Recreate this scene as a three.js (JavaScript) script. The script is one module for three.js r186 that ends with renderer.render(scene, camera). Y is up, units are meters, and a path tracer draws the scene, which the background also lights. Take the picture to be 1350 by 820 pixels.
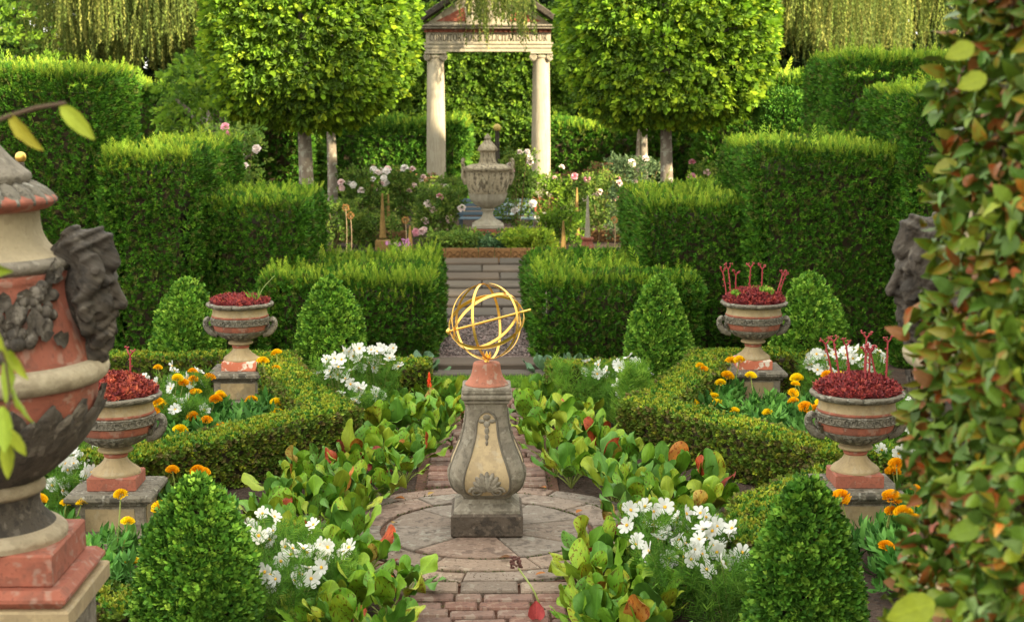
import * as THREE from 'three';
import { mergeGeometries, mergeVertices } from 'three/addons/utils/BufferGeometryUtils.js';
import { MarchingCubes } from 'three/addons/objects/MarchingCubes.js';
import { FontLoader } from 'three/addons/loaders/FontLoader.js';
import { TextGeometry } from 'three/addons/geometries/TextGeometry.js';

// ---------------------------------------------------------------- camera, sky, sun, exposure
const scene = new THREE.Scene();
const camera = new THREE.PerspectiveCamera(21.32, 1350 / 820, 0.1, 600);
camera.position.set(0, 2.4, 0);
camera.lookAt(Math.sin(0.0156) * 10, 2.4 - 10 * Math.tan(0.1414), -10);
camera.focus = 9.2; camera.userData.fStop = 5;

const renderer = new THREE.WebGLRenderer({ antialias: true });
renderer.setSize(1024, 621);
renderer.toneMapping = THREE.LinearToneMapping;
renderer.toneMappingExposure = 3.2;
renderer.shadowMap.enabled = true;

{ // thin bright cloud: a soft sky, a little warmer towards the sun
  const W = 256, H = 128, d = new Float32Array(W * H * 4);
  for (let j = 0; j < H; j++) for (let i = 0; i < W; i++) {
    const el = (j + 0.5) / H * Math.PI - Math.PI / 2, k = 4 * (j * W + i);
    const t = Math.max(0, Math.sin(el));
    d[k] = 1.0 - 0.06 * t; d[k + 1] = 0.972 - 0.033 * t; d[k + 2] = 0.84 + 0.03 * t; d[k + 3] = 1;
  }
  const sky = new THREE.DataTexture(d, W, H, THREE.RGBAFormat, THREE.FloatType);
  sky.mapping = THREE.EquirectangularReflectionMapping; sky.magFilter = THREE.LinearFilter; sky.needsUpdate = true;
  scene.background = sky; scene.environment = sky;
  scene.backgroundIntensity = 0.92; scene.environmentIntensity = 0.92;
}
const sun = new THREE.DirectionalLight(new THREE.Color(1.0, 0.85, 0.56), 5.0);
sun.position.set(0.66 * 40, 0.52 * 40, 0.54 * 40 - 14); sun.target.position.set(0, 0, -14);
sun.castShadow = true; sun.shadow.radius = 3; sun.shadow.mapSize.set(4096, 4096);
Object.assign(sun.shadow.camera, { left: -30, right: 30, top: 30, bottom: -30, near: 1, far: 120 });
scene.add(sun, sun.target);

// ---------------------------------------------------------------- helpers
function rng(seed) { let a = seed >>> 0; return () => { a = (a + 0x6D2B79F5) | 0; let t = Math.imul(a ^ (a >>> 15), 1 | a); t = (t + Math.imul(t ^ (t >>> 7), 61 | t)) ^ t; return ((t ^ (t >>> 14)) >>> 0) / 4294967296; }; }
let R = rng(7);
const rr = (a, b) => a + (b - a) * R();
const pick = (a) => a[Math.floor(R() * a.length)];
const V = (x, y, z) => new THREE.Vector3(x, y, z);
const lerp = THREE.MathUtils.lerp, clamp = THREE.MathUtils.clamp;
const names = {};
function numbered(n) { const k = names[n] = (names[n] ?? -1) + 1; return k ? n + '_' + String(k).padStart(3, '0') : n; }
function shadows(m) { m.castShadow = true; m.receiveShadow = true; return m; }
function tag(o, label, category, group, kind) { if (label) o.userData.label = label; if (category) o.userData.category = category; if (group) o.userData.group = group; if (kind) o.userData.kind = kind; return o; }
function thing(name, label, category, x = 0, y = 0, z = 0, group) { const o = new THREE.Group(); o.name = numbered(name); o.position.set(x, y, z); scene.add(o); return tag(o, label, category, group); }
function part(name, geo, mat, parent, label) { const m = shadows(new THREE.Mesh(geo, mat)); m.name = name; if (label) m.userData.label = label; parent.add(m); return m; }
function struct(name, geo, mat) { const m = shadows(new THREE.Mesh(geo, mat)); m.name = name; m.userData.kind = 'structure'; scene.add(m); return m; }

// value noise
function hash3(x, y, z) { let h = Math.imul(x, 374761393) ^ Math.imul(y, 668265263) ^ Math.imul(z, 2147483647 - 1274126177); h = Math.imul(h ^ (h >>> 13), 1274126177); return ((h ^ (h >>> 16)) >>> 0) / 4294967296; }
function vn(x, y, z) {
  const X = Math.floor(x), Y = Math.floor(y), Z = Math.floor(z); let u = x - X, v = y - Y, w = z - Z;
  u = u * u * (3 - 2 * u); v = v * v * (3 - 2 * v); w = w * w * (3 - 2 * w);
  const L = lerp;
  return L(L(L(hash3(X, Y, Z), hash3(X + 1, Y, Z), u), L(hash3(X, Y + 1, Z), hash3(X + 1, Y + 1, Z), u), v),
    L(L(hash3(X, Y, Z + 1), hash3(X + 1, Y, Z + 1), u), L(hash3(X, Y + 1, Z + 1), hash3(X + 1, Y + 1, Z + 1), u), v), w);
}
const fbm = (x, y, z) => 0.55 * vn(x, y, z) + 0.28 * vn(2.1 * x + 9, 2.1 * y, 2.1 * z) + 0.17 * vn(4.3 * x, 4.3 * y + 7, 4.3 * z);
// tiling noise textures: f(u,v,n) -> [r,g,b] linear; n(scale, seed) is a periodic fbm
function per(u, v, s, seed) {
  const f = (U, V2, P) => { const X = Math.floor(U), Y = Math.floor(V2); let a = U - X, b = V2 - Y; a = a * a * (3 - 2 * a); b = b * b * (3 - 2 * b); const h = (i, j) => hash3(((i % P) + P) % P, ((j % P) + P) % P, seed); return lerp(lerp(h(X, Y), h(X + 1, Y), a), lerp(h(X, Y + 1), h(X + 1, Y + 1), a), b); };
  return 0.53 * f(u * s, v * s, s) + 0.29 * f(u * s * 2, v * s * 2, s * 2) + 0.18 * f(u * s * 4, v * s * 4, s * 4);
}
const toS = (c) => 255 * (c <= 0.0031308 ? 12.92 * c : 1.055 * Math.pow(c, 1 / 2.4) - 0.055);
function tex(N, f, srgb = true) {
  const d = new Uint8Array(N * N * 4);
  for (let j = 0; j < N; j++) for (let i = 0; i < N; i++) { const c = f(i / N, j / N), k = 4 * (j * N + i); for (let q = 0; q < 3; q++) d[k + q] = clamp(srgb ? toS(c[q]) : 255 * c[q], 0, 255); d[k + 3] = 255; }
  const t = new THREE.DataTexture(d, N, N); t.wrapS = t.wrapT = THREE.RepeatWrapping; t.magFilter = THREE.LinearFilter; t.minFilter = THREE.LinearFilter; if (srgb) t.colorSpace = THREE.SRGBColorSpace; t.needsUpdate = true; return t;
}
const mix = (a, b, t) => a.map((x, i) => lerp(x, b[i], clamp(t, 0, 1)));
const sm = (a, b, x) => { const t = clamp((x - a) / (b - a), 0, 1); return t * t * (3 - 2 * t); };
const bumpRough = tex(512, (u, v) => { const n = 0.5 * per(u, v, 8, 3) + 0.5 * per(u, v, 48, 5); return [n, n, n]; }, false);
const bumpFine = tex(256, (u, v) => { const n = per(u, v, 40, 8); return [n, n, n]; }, false);
// weathered surface: base with grime specks, lichen blotches
function weathered(base, dirt, lichen, dAmt, lAmt, seed) {
  return tex(512, (u, v) => {
    const a = per(u, v, 6, seed), b = per(u, v, 22, seed + 1), c = per(u, v, 64, seed + 2);
    let col = base.map((x) => x * (0.72 + 0.4 * a + 0.24 * (c - 0.5)));
    col = mix(col, dirt, dAmt * sm(0.50, 0.66, 0.6 * b + 0.4 * a));
    col = mix(col, dirt.map((x) => x * 0.7), dAmt * 0.8 * sm(0.64, 0.74, c));
    col = mix(col, lichen, lAmt * sm(0.58, 0.66, 0.5 * per(u, v, 14, seed + 3) + 0.5 * per(u, v, 30, seed + 4)));
    return col;
  });
}
function M(o) { return new THREE.MeshStandardMaterial({ roughness: 0.9, ...o }); }
const tStone = weathered([0.235, 0.20, 0.152], [0.095, 0.08, 0.06], [0.33, 0.295, 0.235], 0.55, 0.55, 11);
const tDark = weathered([0.095, 0.078, 0.060], [0.030, 0.025, 0.020], [0.24, 0.21, 0.17], 0.75, 0.45, 21);
const tCream = weathered([0.40, 0.30, 0.165], [0.20, 0.145, 0.085], [0.42, 0.37, 0.28], 0.35, 0.25, 31);
const tTerra = weathered([0.36, 0.112, 0.068], [0.17, 0.068, 0.045], [0.38, 0.26, 0.20], 0.55, 0.5, 41);
const tPale = weathered([0.46, 0.41, 0.32], [0.24, 0.20, 0.14], [0.50, 0.46, 0.38], 0.4, 0.4, 51);
const tSlab = weathered([0.23, 0.175, 0.135], [0.085, 0.06, 0.045], [0.30, 0.265, 0.21], 0.75, 0.6, 61);
const tBrick = weathered([0.185, 0.105, 0.078], [0.075, 0.045, 0.034], [0.25, 0.19, 0.145], 0.75, 0.6, 71);
const tSoil = tex(512, (u, v) => { const a = per(u, v, 10, 2), b = per(u, v, 60, 9); return mix([0.030, 0.017, 0.011], [0.085, 0.050, 0.032], 0.9 * b + 0.5 * a - 0.25); });
const tGravel = tex(512, (u, v) => { const b = per(u, v, 90, 6), a = per(u, v, 40, 4); return mix([0.06, 0.04, 0.035], [0.22, 0.16, 0.14], sm(0.3, 0.7, 0.6 * b + 0.4 * a)); });
const rep = (t, s) => { const c = t.clone(); c.repeat.set(s, s); c.needsUpdate = true; return c; };
const stoneM = M({ map: rep(tStone, 1.6), bumpMap: bumpRough, bumpScale: 0.010 });
const darkM = M({ map: rep(tDark, 2.2), color: new THREE.Color().setRGB(0.72, 0.70, 0.68), bumpMap: rep(bumpRough, 1.5), bumpScale: 0.012 });
const creamM = M({ map: rep(tCream, 1.3), bumpMap: bumpRough, bumpScale: 0.004, roughness: 0.85 });
const terraM = M({ map: rep(tTerra, 1.3), bumpMap: bumpRough, bumpScale: 0.004, roughness: 0.85 });
const terraCoolM = M({ map: rep(tTerra, 1.1), bumpMap: bumpRough, bumpScale: 0.005, roughness: 0.85 });
const paleM = M({ map: rep(tPale, 0.8), bumpMap: bumpRough, bumpScale: 0.006 });
const slabMs = [[1, 1, 1], [0.86, 0.9, 0.92], [1.1, 1.02, 0.95], [0.98, 0.86, 0.82], [0.78, 0.76, 0.74]].map((c, i) => M({ map: rep(tSlab, 1.0 + 0.17 * i), bumpMap: bumpRough, bumpScale: 0.010, color: new THREE.Color().setRGB(...c) }));
const brickMs = [[1, 1, 1], [0.8, 0.78, 0.78], [1.15, 1.05, 1.0], [0.95, 0.8, 0.74], [1.05, 1.12, 1.1]].map((c, i) => M({ map: rep(tBrick, 1.3 + 0.2 * i), bumpMap: bumpRough, bumpScale: 0.010, color: new THREE.Color().setRGB(...c) }));
const soilM = M({ map: rep(tSoil, 1), bumpMap: bumpRough, bumpScale: 0.05, roughness: 1 });
const gravelM = M({ map: rep(tGravel, 1), bumpMap: bumpFine, bumpScale: 0.02, roughness: 1 });
const goldM = M({ color: new THREE.Color().setRGB(0.93, 0.58, 0.13), metalness: 0.85, roughness: 0.36, bumpMap: bumpFine, bumpScale: 0.0006 });
const twigM = M({ color: new THREE.Color().setRGB(0.10, 0.065, 0.04), roughness: 1 });
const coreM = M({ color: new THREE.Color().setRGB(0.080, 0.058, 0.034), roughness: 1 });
const leafM = (spec, tr, rough) => new THREE.MeshPhysicalMaterial({ color: 0xffffff, roughness: rough, transmission: tr, thickness: 0, specularIntensity: spec, side: THREE.DoubleSide });
const yewM = leafM(0.2, 0, 0.7), boxM = leafM(0.25, 0, 0.6), broadM = leafM(0.25, 0.35, 1), softM = leafM(0.2, 0.35, 1);

// uv in metres from the dominant axis of each face
function uvBox(g) {
  g = g.index ? g.toNonIndexed() : g; const p = g.attributes.position, n = p.count, uv = new Float32Array(n * 2), a = V(), b = V(), c = V();
  for (let i = 0; i < n; i += 3) {
    a.fromBufferAttribute(p, i); b.fromBufferAttribute(p, i + 1).sub(a); c.fromBufferAttribute(p, i + 2).sub(a); b.cross(c);
    const X = Math.abs(b.x), Y = Math.abs(b.y), Z = Math.abs(b.z);
    for (let k = 0; k < 3; k++) { a.fromBufferAttribute(p, i + k); const q = X > Y && X > Z ? [a.z, a.y] : Y > Z ? [a.x, a.z] : [a.x, a.y]; uv[2 * (i + k)] = q[0]; uv[2 * (i + k) + 1] = q[1]; }
  }
  g.setAttribute('uv', new THREE.BufferAttribute(uv, 2)); return g;
}
function strip(g) { for (const k of Object.keys(g.attributes)) if (!['position', 'normal', 'uv'].includes(k)) g.deleteAttribute(k); return g.index ? g.toNonIndexed() : g; }
const merge = (gs) => mergeGeometries(gs.map((g) => { g = strip(g); return g.attributes.uv ? g : uvBox(g); }));
// a box with chamfered edges, centred in x and z, base at y = 0
function cbox(w, h, d, c = 0.006, x = 0, y = 0, z = 0) {
  const s = new THREE.Shape(); const W = w / 2 - c, D = d / 2 - c; s.moveTo(-W, -D); s.lineTo(W, -D); s.lineTo(W, D); s.lineTo(-W, D); s.closePath();
  const g = new THREE.ExtrudeGeometry(s, { depth: Math.max(1e-4, h - 2 * c), bevelEnabled: true, bevelSize: c, bevelThickness: c, bevelSegments: 1, curveSegments: 1 });
  g.rotateX(-Math.PI / 2); g.translate(x, y + c, z); return uvBox(g);
}
function lathe(pts, seg = 48) {
  const g = new THREE.LatheGeometry(pts.map((p) => new THREE.Vector2(Math.max(p[0], 1e-4), p[1])), seg), uv = g.attributes.uv;
  let len = 0, rm = 0; for (let i = 0; i < pts.length; i++) { rm = Math.max(rm, pts[i][0]); if (i) len += Math.hypot(pts[i][0] - pts[i - 1][0], pts[i][1] - pts[i - 1][1]); }
  const y0 = pts[0][1]; for (let i = 0; i < uv.count; i++) uv.setXY(i, uv.getX(i) * Math.round(rm * 6.28 * 10) / 10, y0 + uv.getY(i) * len); return g;
}
function smooth(pts, n = 5) { const c = new THREE.CatmullRomCurve3(pts.map((p) => V(p[0], p[1], 0)), false, 'centripetal'); return c.getPoints((pts.length - 1) * n).map((p) => [p.x, p.y]); }
function tube(pts, r, seg = 12, rad = 6, closed = false) { return new THREE.TubeGeometry(new THREE.CatmullRomCurve3(pts.map((p) => V(...p)), closed), seg, r, rad, closed); }
// tapered stem along points
function taper(pts, r0, r1, seg = 8, rad = 5) { const c = new THREE.CatmullRomCurve3(pts.map((p) => V(...p))); const g = new THREE.TubeGeometry(c, seg, 1, rad); const p = g.attributes.position, q = V(); for (let i = 0; i <= seg; i++) { const o = c.getPointAt(i / seg), r = lerp(r0, r1, i / seg); for (let j = 0; j <= rad; j++) { const k = i * (rad + 1) + j; q.fromBufferAttribute(p, k).sub(o).multiplyScalar(r).add(o); p.setXYZ(k, q.x, q.y, q.z); } } return g; }
// signed-distance shapes meshed with marching cubes
function sdfMesh(f, res, cx, cy, cz, half) {
  const mc = new MarchingCubes(res, new THREE.MeshStandardMaterial(), false, false, 120000), h = res / 2; mc.isolation = 0;
  for (let k = 0; k < res; k++) for (let j = 0; j < res; j++) for (let i = 0; i < res; i++) mc.field[k * res * res + j * res + i] = -f(cx + half * (i - h) / h, cy + half * (j - h) / h, cz + half * (k - h) / h);
  mc.update(); const n = mc.count, pos = new Float32Array(n * 3); for (let i = 0; i < n; i++) { pos[3 * i] = cx + half * mc.positionArray[3 * i]; pos[3 * i + 1] = cy + half * mc.positionArray[3 * i + 1]; pos[3 * i + 2] = cz + half * mc.positionArray[3 * i + 2]; }
  let g = new THREE.BufferGeometry(); g.setAttribute('position', new THREE.BufferAttribute(pos, 3)); g = mergeVertices(g, half / res * 0.01);
  const p = g.attributes.position, nn = new Float32Array(p.count * 3), uv = new Float32Array(p.count * 2), e = half / res;
  for (let i = 0; i < p.count; i++) { const x = p.getX(i), y = p.getY(i), z = p.getZ(i); const v = V(f(x + e, y, z) - f(x - e, y, z), f(x, y + e, z) - f(x, y - e, z), f(x, y, z + e) - f(x, y, z - e)).normalize(); nn.set([v.x, v.y, v.z], 3 * i); uv.set([0.8 * z + 0.45 * x, 0.9 * y + 0.5 * x - 0.2 * z], 2 * i); }
  g.setAttribute('normal', new THREE.BufferAttribute(nn, 3)); g.setAttribute('uv', new THREE.BufferAttribute(uv, 2)); return g;
}
const smin = (a, b, k) => { const h = clamp(0.5 + 0.5 * (b - a) / k, 0, 1); return lerp(b, a, h) - k * h * (1 - h); };
function capsule(x, y, z, a, b, ra, rb) { const px = x - a[0], py = y - a[1], pz = z - a[2], bx = b[0] - a[0], by = b[1] - a[1], bz = b[2] - a[2]; const t = clamp((px * bx + py * by + pz * bz) / (bx * bx + by * by + bz * bz + 1e-9), 0, 1); return Math.hypot(px - bx * t, py - by * t, pz - bz * t) - lerp(ra, rb, t); }

// ---------------------------------------------------------------- leaves
// a leaf along +Y: outline widths, folded on the midrib, curled
function leaf(len, wid, rows = [[0, 0], [0.3, 0.85], [0.62, 1], [1, 0]], fold = 0.25, curl = 0.15) {
  const pos = [], idx = [];
  for (const [t, w] of rows) { const hw = w * wid / 2, y = t * len, z = -curl * len * t * t; pos.push(-hw, y, z + fold * hw, 0, y, z, hw, y, z + fold * hw); }
  for (let i = 0; i < rows.length - 1; i++) { const a = 3 * i, b = a + 3; if (rows[i][1] > 0) idx.push(a, a + 1, b + 1, a + 1, a + 2, b + 1); if (rows[i + 1][1] > 0) idx.push(a, b + 1, b, a + 2, b + 2, b + 1); }
  const g = new THREE.BufferGeometry(); g.setAttribute('position', new THREE.Float32BufferAttribute(pos, 3)); g.setIndex(idx); g.computeVertexNormals(); return g;
}
const mat4 = new THREE.Matrix4(), quat = new THREE.Quaternion(), Y = V(0, 1, 0);
function place(g, p, dir, spin, s = 1) { const q = new THREE.Quaternion().setFromUnitVectors(Y, dir.clone().normalize()); q.multiply(new THREE.Quaternion().setFromAxisAngle(Y, spin)); return g.clone().applyMatrix4(new THREE.Matrix4().compose(p, q, V(s, s, s))); }
function bare(gs) { return mergeGeometries(gs.map((g) => { g = g.index ? g.toNonIndexed() : g; for (const k of Object.keys(g.attributes)) if (!['position', 'normal'].includes(k)) g.deleteAttribute(k); return g; })); }
// flat yew spray: two rows of needles on a shoot
function yewSpray(len, n, nl, nw, seed) { R = rng(seed); const gs = []; for (let i = 0; i < n; i++) { const t = (i + 0.6) / n, s = i % 2 ? 1 : -1; gs.push(place(leaf(nl * (1.1 - 0.35 * t), nw, [[0, 0.5], [0.55, 1], [1, 0]], 0.1, 0.1), V(0, len * t, 0), V(s * (0.9 - 0.3 * t), 0.55 + 0.4 * t, rr(-0.35, 0.35)), rr(-0.5, 0.5))); } gs.push(place(leaf(nl, nw, [[0, 0.5], [0.55, 1], [1, 0]], 0.1, 0), V(0, len * 0.95, 0), Y, 0)); return bare(gs); }
function cluster(n, mk, spread, h, seed) { R = rng(seed); const gs = []; for (let i = 0; i < n; i++) { const a = i * 2.4 + rr(-0.4, 0.4), t = i / n, e = lerp(spread, spread * 0.35, t); gs.push(place(mk(i), V(rr(-1, 1) * h * 0.15, h * t, rr(-1, 1) * h * 0.15), V(Math.cos(a) * e, 1 - e * 0.55, Math.sin(a) * e), rr(-0.6, 0.6) + Math.PI / 2 - a)); } return bare(gs); }
const dabA = cluster(9, () => leaf(rr(0.024, 0.032), rr(0.009, 0.013), undefined, 0.2, 0.15), 1.0, 0.03, 13), dabB = cluster(8, () => leaf(rr(0.022, 0.030), rr(0.010, 0.014), undefined, 0.2, 0.15), 1.2, 0.022, 14);
const yewA = yewSpray(0.055, 9, 0.026, 0.0065, 3), yewB = yewSpray(0.045, 8, 0.028, 0.007, 4), yewShoot = yewSpray(0.11, 15, 0.026, 0.0055, 5);
const boxA = cluster(8, () => leaf(0.019, 0.012, undefined, 0.2, 0.1), 0.9, 0.022, 6), boxB = cluster(6, () => leaf(0.021, 0.013, undefined, 0.2, 0.1), 1.0, 0.016, 7);
const broadA = cluster(7, () => leaf(rr(0.052, 0.075), rr(0.038, 0.048), undefined, 0.2, 0.25), 1.15, 0.09, 8), broadB = cluster(6, () => leaf(rr(0.055, 0.078), rr(0.04, 0.05), undefined, 0.2, 0.3), 1.0, 0.07, 9);
const smallA = cluster(9, () => leaf(rr(0.03, 0.045), rr(0.018, 0.026), undefined, 0.2, 0.2), 1.1, 0.09, 10);
const bigA = cluster(8, () => leaf(rr(0.11, 0.16), rr(0.08, 0.1), undefined, 0.2, 0.2), 1.2, 0.16, 12);
const lc = (...c) => c.map((q) => new THREE.Color().setRGB(...q));
const PAL = {
  yew: lc([0.049, 0.146, 0.012], [0.038, 0.114, 0.011], [0.067, 0.177, 0.013], [0.099, 0.213, 0.016], [0.034, 0.092, 0.012], [0.060, 0.161, 0.013], [0.090, 0.114, 0.024]),
  yewNew: lc([0.220, 0.347, 0.028], [0.286, 0.399, 0.032], [0.165, 0.284, 0.024], [0.330, 0.420, 0.040], [0.132, 0.231, 0.022]),
  box: lc([0.066, 0.180, 0.018], [0.048, 0.138, 0.015], [0.095, 0.22, 0.022], [0.135, 0.27, 0.028], [0.042, 0.112, 0.015]),
  boxFresh: lc([0.15, 0.31, 0.032], [0.20, 0.37, 0.038], [0.12, 0.26, 0.03], [0.25, 0.41, 0.05]),
  boxGold: lc([0.25, 0.31, 0.024], [0.30, 0.35, 0.028], [0.20, 0.27, 0.024], [0.27, 0.27, 0.030]),
  boxSide: lc([0.11, 0.185, 0.024], [0.15, 0.23, 0.028], [0.085, 0.14, 0.020], [0.16, 0.18, 0.03], [0.13, 0.11, 0.035]),
  horn: lc([0.183, 0.333, 0.016], [0.134, 0.253, 0.015], [0.244, 0.397, 0.020], [0.317, 0.448, 0.024], [0.083, 0.167, 0.015], [0.110, 0.207, 0.016]),
  willow: lc([0.16, 0.22, 0.045], [0.22, 0.27, 0.055], [0.12, 0.17, 0.04], [0.28, 0.29, 0.07]),
  ivy: lc([0.176, 0.312, 0.024], [0.120, 0.238, 0.021], [0.224, 0.353, 0.029], [0.072, 0.148, 0.018]),
  rose: lc([0.11, 0.21, 0.035], [0.16, 0.27, 0.04], [0.22, 0.31, 0.05], [0.09, 0.15, 0.03]),
  dark: lc([0.028, 0.06, 0.02], [0.04, 0.085, 0.024], [0.055, 0.11, 0.03]),
};
class Spray {
  constructor() { this.m = []; this.c = []; }
  add(x, y, z, dx, dy, dz, s, col, tone = 1) {
    const d = V(dx, dy, dz).normalize(); quat.setFromUnitVectors(Y, d); quat.multiply(new THREE.Quaternion().setFromAxisAngle(Y, R() * 6.283));
    mat4.compose(V(x, y, z), quat, V(s, s, s)); this.m.push(...mat4.elements); const k = tone * rr(0.8, 1.2); this.c.push(col.r * k * rr(0.92, 1.08), col.g * k, col.b * k);
  }
  build(name, geo, mat, parent) {
    const n = this.m.length / 16, o = new THREE.InstancedMesh(geo, mat, Math.max(n, 1)); o.instanceMatrix.array.set(this.m); o.instanceColor = new THREE.InstancedBufferAttribute(new Float32Array(this.c), 3);
    o.name = name; o.userData.kind = 'stuff'; shadows(o); parent.add(o); return o;
  }
}
// a clipped block: sprays over its faces, fresh shoots standing on its top
function clipped(root, x0, x1, y0, y1, z0, z1, o) {
  const { den = 900, amp = 0.042, lump = 8, pal = PAL.yew, geos = [dabA, yewB, dabB], mat = yewM, s0 = 0.8, s1 = 1.25, round = 0.09, faces = 'ftlr', up = 0.45, jit = 0.5 } = o;
  const S = geos.map(() => new Spray()), W = x1 - x0, H = y1 - y0, D = z1 - z0, F = [];
  if (faces.includes('f')) F.push(['f', W * H]); if (faces.includes('t')) F.push(['t', W * D]); if (faces.includes('l')) F.push(['l', D * H]); if (faces.includes('r')) F.push(['r', D * H]); if (faces.includes('b')) F.push(['b', W * H]);
  for (const [f, area] of F) for (let i = 0; i < area * den; i++) {
    let x = rr(x0, x1), y = rr(y0, y1), z = rr(z0, z1), n = [0, 0, 0];
    if (f === 'f') { z = z1; n[2] = 1; } else if (f === 'b') { z = z0; n[2] = -1; } else if (f === 't') { y = y1; n[1] = 1; } else if (f === 'l') { x = x0; n[0] = -1; } else { x = x1; n[0] = 1; }
    const qx = clamp(x, x0 + round, x1 - round), qy = clamp(y, y0 - 1, y1 - round), qz = clamp(z, z0 + round, z1 - round); let vx = x - qx, vy = y - qy, vz = z - qz; const l = Math.hypot(vx, vy, vz) || 1; vx /= l; vy /= l; vz /= l;
    const a = amp * (2 * fbm(root.position.x * 3 + x * lump, y * lump, root.position.z * 3 + z * lump) - 1) + amp * 2.2 * (vn((root.position.x + x) * 1.7, y * 1.7, (root.position.z + z) * 1.7) - 0.5) - (R() < 0.28 ? rr(0.5, 2.0) : rr(0, 0.9) * R()) * amp;
    const rd = round + a; x = qx + vx * rd; y = qy + vy * rd; z = qz + vz * rd;
    S[i % S.length].add(x, y, z, vx + rr(-jit, jit), vy + up + rr(-jit, jit), vz + rr(-jit, jit), rr(s0, s1), pick(pal), 0.72 + 0.56 * fbm((root.position.x + x) * 2.3 + 50, y * 2.3, (root.position.z + z) * 2.3));
  }
  S.forEach((s, i) => s.build('foliage', geos[i], mat, root));
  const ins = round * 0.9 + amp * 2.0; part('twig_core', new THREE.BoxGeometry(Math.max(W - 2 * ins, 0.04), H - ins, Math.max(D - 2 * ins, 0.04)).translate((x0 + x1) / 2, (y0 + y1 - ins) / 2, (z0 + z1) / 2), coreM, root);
}
function topShoots(root, x0, x1, y, z0, z1, den, pal, geo, mat, s0, s1, lean = 0.4, edge = true) {
  const S = new Spray(), n = (x1 - x0) * (z1 - z0) * den;
  for (let i = 0; i < n; i++) { const x = rr(x0, x1), z = rr(z0, z1); if (vn((root.position.x + x) * 5, 3, z * 5) < 0.22) continue; S.add(x, y - rr(0, 0.06), z, rr(-lean, lean), 1, rr(-lean, lean), rr(s0, s1) * (0.45 + 0.95 * vn(x * 7, 1, z * 7)) * (R() < 0.025 ? 1.7 : 1), pick(pal), 0.75 + 0.5 * vn((root.position.x + x) * 3, 4, z * 3)); }
  if (edge) for (let i = 0; i < n * 0.35; i++) { const a = R(), x = rr(x0, x1), z = rr(z0, z1), q = a < 0.5 ? [x, z1] : a < 0.75 ? [x0, z] : [x1, z]; S.add(q[0], y - rr(0.0, 0.42) * R() * R(), q[1], rr(-lean, lean) + (q[0] === x1 ? 0.5 : q[0] === x0 ? -0.5 : 0), 1, rr(0, 0.5), rr(s0, s1) * 0.8, pick(pal)); }
  return S.build('fresh_shoots', geo, mat, root);
}
// ================================================================ the setting
R = rng(100);
{
  const g = new THREE.PlaneGeometry(500, 500, 1, 1).rotateX(-Math.PI / 2); uvBox(g); struct('ground', uvBox(g), soilM);
}
struct('raised_ground', uvBox(new THREE.BoxGeometry(60, 0.16, 60).translate(0, 0.06, -50.2)), soilM);
const joint = M({ map: rep(tSoil, 2), color: new THREE.Color().setRGB(1.9, 1.5, 1.3), bumpMap: bumpFine, bumpScale: 0.01, roughness: 1 });
const pathBed = struct('path', uvBox(new THREE.BoxGeometry(0.84, 0.02, 6.4).translate(0, -0.001, -9.25)), joint); pathBed.userData.label = 'brick and stone garden path with a paved circle';

// paved circle: a wedge-shaped flagstone between two radii and two angles
function wedge(r0, r1, a0, a1, gap = 0.010) {
  const s = new THREE.Shape(), n = 7, g0 = gap / Math.max(r0, 0.05), g1 = gap / r1;
  for (let i = 0; i <= n; i++) { const a = lerp(a0 + g1, a1 - g1, i / n); const w = r1 - gap - 0.012 * R(); s[i ? 'lineTo' : 'moveTo'](w * Math.cos(a), w * Math.sin(a)); }
  for (let i = n; i >= 0; i--) { const a = lerp(a0 + g0, a1 - g0, i / n); s.lineTo((r0 + gap) * Math.cos(a), (r0 + gap) * Math.sin(a)); }
  const g = new THREE.ExtrudeGeometry(s, { depth: 0.03, bevelEnabled: true, bevelSize: 0.005, bevelThickness: 0.005, bevelSegments: 1 }); g.rotateX(-Math.PI / 2);
  return uvBox(g);
}
const circle = new THREE.Group(); circle.name = 'paved_circle'; circle.position.set(0, 0.006, -8.45); circle.userData = { kind: 'structure', label: 'round flagstone paving under the sundial' }; scene.add(circle);
{
  part('mortar_bed', uvBox(new THREE.CylinderGeometry(0.93, 0.93, 0.014, 48).translate(0, 0.008, 0)), joint, circle);
  let a = 0.35; for (const d of [0.8, 1.15, 0.72, 0.95, 1.05, 0.7, 0.913]) { const m = part('flagstone', wedge(0.1, 0.55, a, a + d), pick(slabMs), circle); m.position.y = rr(-0.003, 0.004); a += d; }
  a = 0.1; for (const d of [0.62, 0.85, 0.55, 0.9, 0.5, 0.8, 0.75, 0.58, 0.733]) { const m = part('flagstone', wedge(0.56, 0.76, a, a + d), pick(slabMs), circle); m.position.y = rr(-0.004, 0.004); a += d; }
  a = 0.0; for (const d of [0.5, 0.62, 0.45, 0.7, 0.55, 0.6, 0.66, 0.5, 0.58, 0.62, 0.503]) { const m = part('flagstone', wedge(0.77, 0.92, a, a + d), pick(slabMs), circle); m.position.y = rr(-0.006, 0.002); a += d; }
}
const brickGs = []; for (let i = 0; i < 6; i++) { const g = cbox(1, 0.045, 0.1 + 0.012 * (i % 3), 0.007); brickGs.push(g); }
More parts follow.
